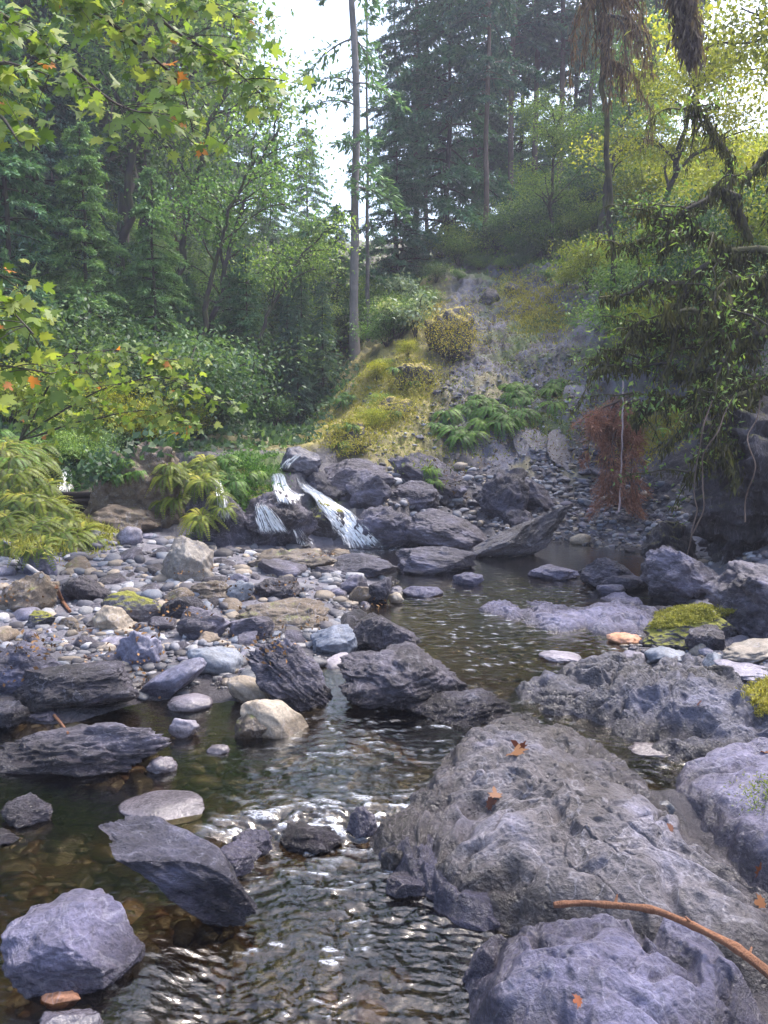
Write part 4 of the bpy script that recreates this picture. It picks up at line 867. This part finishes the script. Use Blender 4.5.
# --- understory shrubs
def shrubs(region, n, protos, smin, smax, where, Ymin=8, Ymax=40, steep=None):
    xs = [p[0] for p in region]; ys = [p[1] for p in region]; k = 0; t = 0
    while k < n and t < 4000:
        t += 1; x = rr.uniform(min(xs), max(xs)); y = rr.uniform(min(ys), max(ys))
        if not inpoly(x, y, region): continue
        p = march(x, y)
        if not (Ymin < p[1] < Ymax): continue
        pr, wd = rr.choice(protos); k += 1
        put(pr, p, rr.uniform(0, 6.28), rr.uniform(smin, smax), '%s %s' % (wd, where), '%s %s' % (wd, where))
DK = (shA, 'dark green shrub'); MD = (shB, 'leafy green shrub'); YL = (shY, 'yellow green shrub')
shrubs([(0,180),(310,260),(330,380),(300,440),(240,440),(190,445),(90,435),(0,430)], 62, [DK, DK, DK, MD], .5, 1.3, 'on the left hillside under the trees')
shrubs([(0,400),(200,420),(300,435),(200,450),(60,455),(0,430)], 14, [MD, YL], .4, .7, 'along the left bank above the falls')
shrubs([(420,275),(540,262),(600,300),(610,330),(560,300),(520,275),(430,285)], 9, [DK, MD, YL], .25, .42, 'on the rim at the top of the slide')
shrubs([(330,250),(430,200),(590,190),(600,235),(530,265),(470,262),(430,280),(400,340),(350,350)], 34, [DK, MD, MD], .6, 1.1, 'along the rim above the slide')
shrubs([(540,250),(620,190),(768,150),(768,330),(690,380),(640,360),(600,310),(560,290)], 34, [YL, YL, MD], .6, 1.2, 'on the right slope below the maples')
shrubs([(60,435),(115,430),(105,462),(75,470)], 7, [DK, MD], .3, .5, 'above the timber weir')
shrubs([(370,300),(430,285),(425,330),(390,360)], 7, [DK, MD], .45, .8, 'beside the yellow moss knob')
for px, py, s in [(405,318,.9),(416,340,.75),(395,345,.7)]: put(shW, march(px, py), rr.random()*6, s, 'pale broad leaved plant left of the yellow moss knob', 'pale broad leaved plants by the moss knob')
shrubs([(0,200),(310,270),(325,380),(300,435),(200,430),(90,420),(0,415)], 14, [(hem, 'small shaded conifer')], .16, .34, 'among the shrubs of the left hillside')
shrubs([(170,300),(320,300),(325,400),(290,435),(200,430)], 10, [(cedar, 'small dark cedar')], .14, .24, 'in the dark creek hollow')
# --- ferns
def ferns(region, n, pr, smin, smax, label, ym=30):
    xs = [p[0] for p in region]; ys = [p[1] for p in region]; k = 0; t = 0
    while k < n and t < 3000:
        t += 1; x = rr.uniform(min(xs), max(xs)); y = rr.uniform(min(ys), max(ys))
        if not inpoly(x, y, region): continue
        p, nn = hit(x, y)
        if p[1] > ym: continue
        k += 1; o = put(pr, p+nn*.01, rr.uniform(0, 6.28), rr.uniform(smin, smax), label, label)
        o.rotation_euler = (rr.uniform(.1, .5), rr.uniform(-.2, .2), rr.uniform(-.8, .8))
ferns([(0,440),(44,450),(50,505),(98,545),(60,550),(0,555)], 110, feY, .35, .7, 'yellow green sword fern on the left fern bank')
ferns([(0,425),(50,436),(48,470),(0,470)], 24, feG, .4, .8, 'fresh green fern at the top of the left fern bank')
ferns([(168,468),(222,464),(228,518),(200,524),(165,508)], 26, feY, .35, .62, 'yellow green fern in the clump left of the waterfalls')
ferns([(225,455),(270,458),(262,490),(225,500)], 12, feG, .35, .6, 'green fern on the mossy rock between the waterfalls')
ferns([(425,425),(470,395),(560,385),(560,410),(500,430),(460,450)], 40, feG, .5, 1.0, 'green fern in the band across the slide slope')
ferns([(425,470),(445,470),(445,485),(425,485)], 3, feG, .35, .5, 'small fern on the brown rock at the foot of the slope')
ferns([(100,450),(170,450),(160,480),(110,490)], 8, feG, .25, .4, 'small creeping fern on the round brown outcrop')
# --- undergrowth and moss nobody could count
def blades(name, region, n, ln, wd, mat, label, up=.6, ym=40, jit=.03, lo=0, k=.012):
    g = Geo(); r = np.random.default_rng(n); xs = [p[0] for p in region]; ys = [p[1] for p in region]; pts = []
    while len(pts) < n//24:
        x = rr.uniform(min(xs), max(xs)); y = rr.uniform(min(ys), max(ys))
        if inpoly(x, y, region):
            p, nn = hit(x, y)
            if p[1] < ym: pts.append(p)
    P = np.array(pts); P = np.repeat(P, 24, 0); sp = P[:, 1:2]*k+jit
    Q = P+r.normal(size=P.shape)*np.concatenate([sp, sp*1.2, sp*0], 1); hz = height(Q[:, 0], Q[:, 1]); on = P[:, 2]-height(P[:, 0], P[:, 1]); Q[:, 2] = hz+np.repeat(on.reshape(-1, 24)[:, 0], 24)+lo
    leaves(g, Q, r.normal(size=P.shape)*.7+np.array([0, 0, up]), r.normal(size=P.shape)+np.array([0, -1, 1]), ln*r.uniform(.5, 1.5, len(P)), wd*r.uniform(.7, 1.3, len(P)), np.clip(np.repeat(r.normal(.5, .2, len(pts)), 24)+.15*r.normal(size=len(P)), 0, 1))
    tag(obj(name, g.mesh(name, mat)), label, kind='stuff')
blades('undergrowth', [(0,170),(310,250),(340,400),(300,445),(190,450),(90,440),(0,440)], 60000, .12, .07, M['leafdark'], 'low leafy undergrowth on the left hillside', .2, 60, .1, .05)
blades('undergrowth', [(330,250),(430,190),(600,180),(768,130),(768,330),(600,290),(520,262),(470,258),(400,300),(350,350)], 40000, .12, .07, M['leafmid'], 'low leafy undergrowth above the slide', .3, 60, .1, .05)
blades('moss', [(325,440),(345,395),(400,355),(435,365),(430,395),(385,430),(350,450)], 15000, .06, .014, M['moss'], 'yellow moss and dry grass on the steep slope', .5, 30)
blades('moss', [(430,305),(472,320),(474,350),(455,345),(432,345)], 3600, .045, .016, M['moss'], 'shaggy yellow moss on the knob', .1, 30)
blades('moss', [(500,270),(560,290),(560,330),(530,330),(505,310)], 9000, .09, .018, M['moss'], 'patchy yellow moss near the slide top', .4, 30)
blades('grass', [(600,455),(640,410),(700,400),(700,420),(660,455)], 4000, .1, .014, M['moss'], 'yellow grass above the dark overhang', .6, 30)
blades('moss', [(655,612),(700,604),(738,612),(712,620),(670,628),(650,628)], 14000, .014, .006, M['moss'], 'yellow green moss on the black boulder', .6, 30, .0, k=.002)
blades('grass', [(744,690),(768,680),(790,690),(790,715),(755,712)], 5000, .02, .006, M['moss'], 'mossy grass tuft at the right edge', .8, 30, .0, k=.004)
blades('moss', [(0,440),(40,455),(50,505),(120,530),(90,548),(0,552)], 16000, .06, .014, M['moss'], 'yellow moss along the edge of the fern bank', .6, 30)
blades('moss', [(225,455),(275,462),(272,478),(255,500),(225,492)], 6000, .05, .014, M['ferngreen'], 'green moss on the waterfall rock', .6, 30)
blades('moss', [(742,790),(768,780),(790,790),(790,812),(755,806)], 900, .012, .005, M['fern'], 'small moss cushion on the right mound', .6, 30, .0)
ferns([(325,440),(345,395),(400,355),(435,365),(430,395),(385,430),(350,450)], 16, feG, .3, .6, 'small green fern on the yellow moss slope')
shrubs([(325,440),(345,395),(400,355),(435,365),(430,395),(385,430),(350,450)], 6, [MD, YL], .15, .3, 'on the yellow moss slope')
blades('grass', [(330,440),(400,355),(480,280),(560,290),(600,390),(600,440),(520,440),(440,470),(380,460)], 14000, .06, .012, M['fern'], 'thin grass and weeds over the slide slope', .6, 30)
blades('undergrowth', [(45,448),(125,440),(110,478),(60,482)], 7000, .07, .045, M['leafdark'], 'creeping leaves above the timber weir', .3, 30)
M['litter'] = leafmat('leaf_litter', [(0,(.05,.03,.015)),(.5,(.14,.07,.03)),(1,(.35,.2,.08))], .1, .8)
blades('leaf_litter', BAR, 700, .03, .018, M['litter'], 'scattered brown leaf litter and twigs between the cobbles', .05, 12, .03, .01)
blades('leaf_litter', [(430,360),(540,290),(600,400),(590,450),(440,480)], 4000, .05, .02, M['litter'], 'brown litter on the slide slope', .05, 30, .03, .01)
# --- near maple boughs (upper left) belonging to a maple just outside the frame
def bough(t, c, pts, rad, n, ls, seed, sp=.16, tmax=.93):
    r = np.random.default_rng(seed); P = np.array([at(*p) for p in pts]); k = np.linspace(0, len(P)-1, 40)
    P = np.stack([np.interp(k, np.arange(len(P)), P[:, i]) for i in range(3)], 1)
    for _ in range(3): P[1:-1] = (P[:-2]+2*P[1:-1]+P[2:])/4
    P = wig(P, .05, seed, 2); ls = ls*.8; n = int(n*1.35); tube(t, P, np.linspace(rad, .004, 40), 6)
    for j in range(n):
        b = P[r.integers(6, 40)]; d = np.array([r.normal(), r.normal()*.7, -abs(r.normal())*.35]); d = nrm(d)*r.uniform(.1, .45)
        q = bez(b, b+d*.5+np.array([0, 0, .04]), b+d, 6); tube(t, q, np.linspace(.004, .002, 6), 3); m = r.integers(3, 7)
        X = q[r.integers(2, 6, m)]+r.normal(size=(m, 3))*.05
        DD = r.normal(size=(m, 3))*.6+d[None]/np.linalg.norm(d)*.5+np.array([0, -.2, -.55])
        tn = r.uniform(.05, tmax, m); tn[r.random(m) < .02] = 1.0
        maple_leaves(c, X, DD, np.array([0, -.6, 1.])+.4*r.normal(size=(m, 3)), ls*r.uniform(.6, 1.3, m), tn)
t = Geo(); c = Geo(); tb = onpx(-190, 4.6)
tube(t, wig(bez(tb-np.array([0, 0, .4]), tb+np.array([.2, .2, 3]), tb+np.array([.1, .5, 7.5]), 24), .15, 4), np.linspace(.17, .08, 24), 10, rough=.2)
for i, (pts, n) in enumerate([([(-150,60,4.7),(-30,-10,4.8),(40,40,5.0),(100,95,5.3),(150,110,5.6)], 34), ([(-120,-60,5),(60,-50,5.6),(150,10,5.9),(215,50,6.2),(260,95,6.4)], 46), ([(-120,-80,5),(40,-20,5.5),(120,30,6.0),(180,80,6.4),(190,130,6.6)], 40),
                         ([(-160,120,4.5),(-60,80,4.5),(0,60,4.6),(50,75,4.7)], 20), ([(-150,-100,5.2),(80,-60,6.0),(170,-20,6.5),(240,20,7)], 36), ([(-150,200,4.6),(-60,120,4.5),(0,110,4.4),(22,150,4.3)], 8)]):
    bough(t, c, pts, .022, n, .115, 60+i)
mp = plant('maple_tree', 'big leaf maple outside the left edge whose boughs hang over the upper left corner', 'tree', [('trunk', t, M['bark']), ('crown', c, M['maple'])]); mp.location = (0, 0, 0)
t = Geo(); c = Geo()
for i, (pts, n) in enumerate([([(-120,420,4.6),(-60,330,4.5),(-10,290,4.4),(40,330,4.3)], 16), ([(-120,420,4.6),(-60,380,4.5),(0,365,4.4),(52,372,4.3)], 14), ([(-120,420,4.6),(-70,300,4.6),(-20,260,4.6),(30,300,4.6)], 9)]):
    bough(t, c, pts, .012, n, .11, 80+i)
mp = plant('maple_sapling', 'young maple with large leaves at the left edge', 'sapling', [('stem', t, M['bark']), ('foliage', c, M['maple'])]); mp.location = (0, 0, 0)
t = Geo(); c = Geo()
for i, (pts, n) in enumerate([([(20,440,8.3),(60,370,8),(110,345,7.8),(170,360,7.6)], 36), ([(20,440,8.3),(80,400,8),(150,375,7.8),(212,400,7.6)], 34), ([(20,440,8.3),(40,380,8.2),(70,350,8.0),(100,390,8)], 26), ([(20,440,8.3),(90,420,8),(150,410,8),(190,425,7.9)], 22)]):
    bough(t, c, pts, .012, n, .105, 90+i, tmax=.9)
mp = plant('maple_sapling', 'bright green vine maple arching over the timber weir', 'sapling', [('stem', t, M['bark']), ('foliage', c, M['maple'])]); mp.location = (0, 0, 0)
# --- mossy tree on the right cliff
r = np.random.default_rng(77); t = Geo(); m_ = Geo(); c = Geo()
base = at(830, 400, 8.2); top = at(790, 130, 8.0)
TP = wig(bez(base, at(800, 260, 8.3), top, 24), .12, 3); tube(t, TP, np.linspace(.17, .06, 24), 9, rough=.3); strands(m_, TP, 900, .09, .03, r, .12)
for k, (p0, p1, p2, rd) in enumerate([((755,330,8.2),(690,250,7.9),(598,300,7.5),.05),((758,350,8.2),(700,300,7.8),(600,348,7.4),.045),((760,380,8.2),(690,360,7.8),(585,372,7.4),.035),((755,300,8.2),(700,200,8),(640,215,7.8),.045),
      ((750,260,8.2),(690,240,7.7),(660,400,7.4),.04),((755,390,8.1),(700,380,7.7),(630,420,7.4),.025),((750,240,8.2),(710,130,8.2),(690,110,8),.04),((757,310,8),(715,270,7.6),(690,380,7.3),.045),((740,200,8.1),(680,170,8),(655,260,7.8),.035),
      ((760,340,8),(730,300,7.4),(715,420,7.2),.04),((745,180,8.1),(800,120,8),(860,60,8),.03),((758,360,8),(660,320,7.9),(640,330,7.6),.03),((770,330,8),(720,330,7.5),(650,300,7.2),.04),((770,400,8),(720,350,7.3),(668,440,7.1),.03),((770,300,8),(740,250,7.6),(700,330,7.2),.04),((770,380,8),(730,390,7.3),(690,470,7.0),.03),((780,260,8),(730,230,7.9),(610,250,7.9),.04),((775,390,8),(740,400,7.2),(725,500,6.8),.02)]):
    Q = wig(bez(at(*p0), at(*p1), at(*p2), 26), .16, 30+k, 2.2); tube(t, Q, np.linspace(rd*1.1, .008, 26), 7, rough=.5); strands(m_, Q, 800, .085, .02, r, .035, .45)
    for j in range(7):
        b = Q[r.integers(6, 25)]; d = np.array([r.normal()*.5-.25, r.normal()*.4, -r.uniform(-.2, .7)])*r.uniform(.3, .9)
        q = wig(bez(b, b+d*.5+np.array([0, 0, .08]), b+d, 10), .05, k*9+j, 4); tube(t, q, np.linspace(.012, .003, 10), 4); strands(m_, q, 70, .06, .012, r, .012, .5)
        n = 26; uu = q[r.integers(3, 10, n)]+r.normal(size=(n, 3))*.07
        leaves(c, uu, r.normal(size=(n, 3))+np.array([-.2, 0, -.3]), np.array([0, 0, 1.])+.5*r.normal(size=(n, 3)), .055*r.uniform(.6, 1.5, n), .02*r.uniform(.7, 1.6, n), np.clip(r.normal(.5, .2, n), 0, 1))
mp = plant('mossy_tree', 'moss draped tree with dark twisted branches hanging over the right cliff', 'tree', [('branch', t, M['barkmoss']), ('moss', m_, M['mossgreen']), ('foliage', c, M['leafmid'])]); mp.location = (0, 0, 0)
# --- dead moss-hung tree above
t = Geo(); m_ = Geo(); b = onpx(612, 15); P = wig(bez(b-np.array([0,0,.3]), at(604, 100, 14.3), at(588, -200, 13.5), 24), .1, 8); tube(t, P, np.linspace(.06, .035, 24), 7)
for k in range(34):
    f = r.uniform(.6, .98); s = P[int(f*23)]; d = np.array([r.uniform(-.35, 1.1), r.normal()*.3, -r.uniform(.5, 1.7)])
    Q = wig(bez(s, s+np.array([d[0]*1.0, d[1], .1]), s+d, 18), .1, k+50); tube(t, Q, np.linspace(.03, .006, 18), 5); strands(m_, Q, 230, .17, .022, r, .04, .6)
mp = plant('dead_tree', 'dead tree draped in brown hanging moss at the top right of the middle', 'tree', [('trunk', t, M['barkmoss']), ('moss', m_, M['mossbrown'])]); mp.location = (0, 0, 0)
# hanging mossy limb at top right
t = Geo(); m_ = Geo(); Q = wig(bez(at(672, -40, 9), at(684, 10, 9), at(697, 52, 9), 14), .03, 5); tube(t, Q, np.linspace(.035, .02, 14), 6); strands(m_, Q, 1800, .14, .03, r, .06, .55)
mp = plant('mossy_limb', 'short moss wrapped limb hanging down at the top right', 'branch', [('branch', t, M['barkmoss']), ('moss', m_, M['mossbrown'])]); mp.location = (0, 0, 0)
# dead red fir branches
t = Geo(); m_ = Geo()
for k, (a, b_, e) in enumerate([((640,400,10.3),(600,400,10.2),(606,500,10.2)),((650,405,10.3),(615,420,10.2),(625,508,10.1)),((640,395,10.3),(580,400,10.2),(592,455,10.2)),((650,410,10.4),(628,430,10.2),(630,500,10.1)),((640,400,10.2),(606,415,10.1),(614,490,10.0)),((640,392,10.3),(610,395,10.3),(597,440,10.3))]):
    Q = wig(bez(at(*a), at(*b_), at(*e), 18), .06, k+70, 3); tube(t, Q, np.linspace(.02, .005, 18), 5)
    for j in range(16):
        s = Q[r.integers(5, 18)]; d = np.array([r.normal()*.16, r.normal()*.14, -r.uniform(.05, .32)]); q = bez(s, s+d*.5+np.array([0,0,.05]), s+d, 6); tube(t, q, .004, 3)
        n = 150; X = q[r.integers(1, 6, n)]+r.normal(size=(n, 3))*.03
        leaves(m_, X, d+r.normal(size=(n, 3))*.12, r.normal(size=(n, 3)), .07*r.uniform(.5, 1.5, n), .008, np.clip(r.normal(.5, .22, n), 0, 1))
mp = plant('dead_fir_bough', 'dead reddish brown fir bough drooping over the gravel bank', 'branch', [('stem', t, M['barkbrown']), ('foliage', m_, M['deadred'])]); mp.location = (0, 0, 0)
# rope
g = Geo(); Q = bez(at(623, 380, 10.0), at(623, 450, 10.0), at(619, 512, 9.9), 40); Q = Q+.004*np.stack([np.sin(np.arange(40)*1.1), np.cos(np.arange(40)*1.1), np.zeros(40)], 1); tube(g, Q, .011, 6, cap=True)
M['rope'] = barkmat('old_rope', (.45, .33, .33), (.62, .5, .5), .3); tag(obj('rope', g.mesh('rope', M['rope'])), 'pale pinkish rope hanging in front of the dead red bough', 'rope')
# roots on cliff
for px0, py0, px1, py1, Y in [(735,395,690,540,6.9),(712,400,682,560,7.0),(760,400,745,520,6.5)]:
    g = Geo(); Q = wig(bez(at(px0, py0, Y), at((px0+px1)/2-8, (py0+py1)/2, Y-.15), at(px1, py1, Y-.1), 26), .13, px0, 2.5); tube(g, Q, .006, 5)
    tag(obj('hanging_root', g.mesh('hanging_root', M['barkbrown'])), 'thin root hanging down the dark cliff wall', 'root', 'roots hanging down the cliff')
# ------------------------------------------------------------------ driftwood, stick, fallen leaves
def lay(name, pts, rad, mat, label, cat, lift=.7, n=40, off=None):
    g = Geo(); P = np.array([hit(a, b)[0] for a, b in pts]); k = np.linspace(0, len(P)-1, n); P = np.stack([np.interp(k, np.arange(len(P)), P[:, i]) for i in range(3)], 1)
    for _ in range(6): P[1:-1] = (P[:-2]+2*P[1:-1]+P[2:])/4
    if off is not None: P[:, 2] += off
    P[:, 2] += rad*lift; tube(g, P, np.linspace(rad, rad*.75, n), 10, cap=True, rough=.15)
    return tag(obj(name, g.mesh(name, mat)), label, cat)
M['stick'] = barkmat('orange_stick_bark', (.10, .035, .02), (.34, .16, .08), 1.0, sc=2.5)
M['drift'] = barkmat('driftwood', (.2, .19, .19), (.36, .34, .34), .3)
g = Geo(); zz = [hit(555, 904)[0], hit(660, 910)[0]]
px_ = [(555,904),(590,903),(625,905),(660,912),(700,928),(735,948),(768,972),(800,1000)]; zl = np.linspace(zz[0][2]+.012, .16, len(px_)); zl = np.maximum(zl, .16)
P = np.array([atz(a, b, z) for (a, b), z in zip(px_, zl)])
for a in range(len(px_)):
    h_ = hit(*px_[a])[0]; 
    if h_[2] > P[a, 2]-.012: P[a] = atz(*px_[a], h_[2]+.014)
k = np.linspace(0, len(P)-1, 50); P = np.stack([np.interp(k, np.arange(len(P)), P[:, i]) for i in range(3)], 1)
for _ in range(8): P[1:-1] = (P[:-2]+2*P[1:-1]+P[2:])/4
P = P+.006*np.stack([pn(P*9), pn(P*9+5), pn(P*9+8)], 1)
tube(g, P, np.linspace(.0075, .0125, 50)*(1+.25*np.abs(np.sin(np.arange(50)*.37+1))**14), 12, cap=True, rough=.5)
for q_, dv in ((12, (.012,.02,.022)), (27, (-.02,.01,.02)), (38, (.02,.025,.012))): tube(g, bez(P[q_], P[q_]+np.array(dv)*.6, P[q_]+np.array(dv), 5), np.linspace(.006, .002, 5), 6, cap=True)
tag(obj('curved_stick', g.mesh('curved_stick', M['stick'])), 'long curved orange brown stick lying on the bedrock at the lower right', 'stick')
lay('driftwood', [(0,548),(20,562),(42,578)], .022, M['drift'], 'bleached forked twig end at the foot of the fern bank, lower one', 'driftwood')
lay('driftwood', [(0,540),(22,552),(48,560)], .016, M['drift'], 'thin bleached twig at the foot of the fern bank, upper one', 'driftwood')
lay('driftwood', [(56,588),(62,602),(70,613)], .016, M['stick'], 'short rusty twig beside the brown topped boulder', 'driftwood')
lay('driftwood', [(54,716),(62,726),(68,734)], .008, M['stick'], 'little reddish twig on the long flat violet slab', 'driftwood')
def deadleaf(px, py, L, seed, lab):
    r = np.random.default_rng(seed); p, n = hit(px, py); g = Geo()
    maple_leaves(g, p[None]+n[None]*.012, r.normal(size=(1, 3))*np.array([1, .5, .0])+np.array([[0, .1, .05]]), n[None]+.35*r.normal(size=(1, 3)), L, r.uniform(.1, .95))
    V = np.concatenate(g.V); V[:, 2] += .15*L*pn(V*18); g.V = [V]
    tag(obj('fallen_leaf', g.mesh('fallen_leaf', M['deadleaf'])), lab, 'leaf')
for a in [(510,756,.10,1,'curled tan maple leaf near the back of the bedrock dome'),(522,752,.07,11,'smaller tan leaf touching the curled one on the bedrock dome'),(488,802,.06,2,'red brown maple leaf on the left side of the bedrock dome'),(497,801,.05,12,'small red leaf beside the red brown one on the dome'),(757,872,.07,3,'brown leaf on the violet mound by the right edge'),(764,905,.05,4,'orange leaf low on the right edge'),
          (671,826,.035,5,'small orange leaf by the narrow gap'),(762,752,.05,6,'orange leaf on the violet mound top'),(700,706,.035,7,'bright red leaf beside the tan stone'),(584,1003,.03,8,'tiny yellow leaf on the front bedrock lump'),(92,660,.06,9,'orange leaf in the left gravel bar'),(95,632,.06,10,'rusty leaf near the pale round topped stone')]: deadleaf(*a)
# ------------------------------------------------------------------ waterfalls
m, nt, N, L = newmat('white_water'); b = nd(nt, 'ShaderNodeBsdfPrincipled', Roughness=.25); b.inputs['Base Color'].default_value = (.92, .93, .95, 1)
tr = nd(nt, 'ShaderNodeBsdfTransparent'); mx = nd(nt, 'ShaderNodeMixShader'); a_ = nd(nt, 'ShaderNodeAttribute', attribute_name='foam')
L.new(a_.outputs['Fac'], mx.inputs[0]); L.new(tr.outputs[0], mx.inputs[1]); L.new(b.outputs[0], mx.inputs[2]); o_ = nd(nt, 'ShaderNodeOutputMaterial'); L.new(mx.outputs[0], o_.inputs[0]); M['white'] = m
def fall(pts, w0, w1, seed, lab, dens=.5):
    """sheet of falling water that follows the rock under it"""
    K = np.linspace(0, len(pts)-1, 20); px = np.interp(K, np.arange(len(pts)), [p[0] for p in pts]); py = np.interp(K, np.arange(len(pts)), [p[1] for p in pts])
    W = np.linspace(w0, w1, 20); nu = 9; G = np.zeros((20, nu, 3))
    for i in range(20):
        for j in range(nu): G[i, j] = hit(px[i]+(j/(nu-1)-.5)*W[i], py[i])[0]
    for _ in range(2):
        G[1:-1] = (G[:-2]+2*G[1:-1]+G[2:])/4; G[:, 1:-1] = (G[:, :-2]+2*G[:, 1:-1]+G[:, 2:])/4
    nv, mu = 150, 70; vi = np.linspace(0, 19, nv); ui = np.linspace(0, nu-1, mu); A = np.zeros((nv, nu, 3)); B = np.zeros((nv, mu, 3))
    for j in range(nu):
        for d in range(3): A[:, j, d] = np.interp(vi, np.arange(20), G[:, j, d])
    for i in range(nv):
        for d in range(3): B[i, :, d] = np.interp(ui, np.arange(nu), A[i, :, d])
    U, Vv = np.meshgrid(np.linspace(-1, 1, mu), np.linspace(0, 1, nv)); L = max(.2, abs(pts[-1][1]-pts[0][1])/25)
    q = np.stack([U.ravel()*w1/7, Vv.ravel()*L*1.3, np.full(U.size, seed*3.3)], 1); q[:, 0] += .5*fbm(np.stack([q[:, 0]*.6, q[:, 1]*1.2, q[:, 2]], 1), 2)
    st = fbm(q*np.array([2.2, 1, 1]), 4, .65)+.35*pn(q*np.array([9, 5, 1])); edge = (1-np.abs(U.ravel()))
    foam = sm(-.45, .5, st+(dens-.5)*1.6)*sm(0, .35, edge+.25*pn(q*3))*sm(0, .22, Vv.ravel()+.12*pn(q*4))*sm(1.0, .85, Vv.ravel()+.1*pn(q*5+3))
    P = B.reshape(-1, 3); P[:, 1] -= .035+.03*st; P[:, 2] += .025+.02*st
    i = np.arange(nv-1)[:, None]*mu; j = np.arange(mu-1)[None]; Q = np.stack([i+j, i+mu+j, i+mu+j+1, i+j+1], -1).reshape(-1, 4)
    tag(obj('waterfall', mesh_np('waterfall', P, [Q], M['white'], {'foam': foam})), lab, 'waterfall')
fall([(300,484),(316,497),(336,514),(352,532),(366,550)], 12, 46, 1, 'widest white waterfall, sliding down to the upper pool', .95)
fall([(260,504),(266,516),(276,536)], 10, 34, 2, 'thin trickle fall in the middle of the black rock face', .75)
fall([(276,482),(283,492),(292,506)], 12, 30, 3, 'short fall above the middle trickle', .8)
fall([(217,474),(220,490),(223,505),(225,524)], 6, 15, 4, 'narrow fall beside the yellow fern clump', .7)
fall([(300,456),(290,463),(284,472)], 7, 12, 5, 'small white chute at the top of the falls', .5)
fall([(67,468),(67,480),(66,495)], 10, 18, 6, 'small stepped fall above the timber weir', .8)
fall([(57,499),(58,506),(61,516)], 13, 16, 7, 'little spill at the left end of the timber weir', .5)
fall([(296,530),(302,540),(308,549)], 9, 22, 8, 'low white trickle left of the widest waterfall', .35)
# timber weir
wb = hit(82, 512)[0]; g = Geo()
for i in range(3):
    q = np.array([[-.5, 0, 0], [.5, 0, 0], [.5, .08, 0], [-.5, .08, 0], [-.5, 0, .075], [.5, 0, .075], [.5, .08, .075], [-.5, .08, .075]])+wb+np.array([0, -.1, i*.08])
    g.add(q, [[0,3,2,1],[4,5,6,7],[0,1,5,4],[1,2,6,5],[2,3,7,6],[3,0,4,7]])
M['wetwood'] = barkmat('wet_timber', (.012, .01, .01), (.04, .03, .03), .4); tag(obj('timber_weir', g.mesh('timber_weir', M['wetwood'], False)), 'dark plank weir holding back the small left waterfall', 'weir')
# ================================================================== CAMERA, WORLD, LIGHT
cam = bpy.data.cameras.new('camera'); co = bpy.data.objects.new('camera', cam); COL.objects.link(co)
co.location = (0, 0, CAMZ); co.rotation_euler = (math.pi/2-PITCH, 0, 0)
cam.sensor_fit = 'VERTICAL'; cam.sensor_height = 24; cam.lens = 24*F/1024; cam.clip_end = 600; cam.clip_start = .05
bpy.context.scene.camera = co
sc = bpy.context.scene; w = bpy.data.worlds.new('World'); sc.world = w; w.use_nodes = True; nt = w.node_tree
bg = nt.nodes['Background']; sky = nt.nodes.new('ShaderNodeTexSky'); sky.sky_type = 'NISHITA'; sky.sun_disc = False
EL, AZ = math.radians(60), math.radians(SUN_AZ)
sky.sun_elevation = EL; sky.sun_rotation = AZ; sky.air_density = 1.0; sky.dust_density = 4.0; sky.ozone_density = 1.5
nt.links.new(sky.outputs[0], bg.inputs[0]); bg.inputs[1].default_value = .15
sl = bpy.data.lights.new('sun', 'SUN'); sl.energy = 1.5; sl.angle = math.radians(18); sl.color = (1, .93, .86)
so = bpy.data.objects.new('sun', sl); COL.objects.link(so)
dr_ = Vector((math.sin(AZ)*math.cos(EL), math.cos(AZ)*math.cos(EL), math.sin(EL)))
so.rotation_euler = dr_.to_track_quat('Z', 'Y').to_euler(); so.location = (0, 0, 30)
sc.view_settings.view_transform = 'Standard'; sc.view_settings.look = 'None'; sc.view_settings.exposure = EXPO; sc.view_settings.gamma = 1
cy = sc.cycles; cy.max_bounces = 7; cy.diffuse_bounces = 3; cy.glossy_bounces = 3; cy.transmission_bounces = 3; cy.transparent_max_bounces = 8; cy.volume_bounces = 0
cy.use_denoising = True; cy.sample_clamp_indirect = 6

# valley air
hv, nth, Nh, Lh = newmat('valley_haze'); pv = nd(nth, 'ShaderNodeVolumePrincipled', Density=HAZE); pv.inputs['Color'].default_value = (.80, .82, 1, 1); pv.inputs['Anisotropy'].default_value = .2
oh = nd(nth, 'ShaderNodeOutputMaterial'); Lh.new(pv.outputs[0], oh.inputs['Volume'])
zs = [v.co.z for v in bpy.data.objects['ground'].data.vertices]; z0, z1 = min(zs)-1, max(max(zs), 30)+2
V = np.array([[x, y, z] for z in (z0, z1) for y in (-97, 97) for x in (-97, 97)]); Fh = np.array([[0,2,3,1],[4,5,7,6],[0,1,5,4],[1,3,7,5],[3,2,6,7],[2,0,4,6]])
tag(obj('haze', mesh_np('haze', V, [Fh], hv, smooth=False)), 'bluish air filling the ravine', kind='stuff')
print('haze', z0, z1)
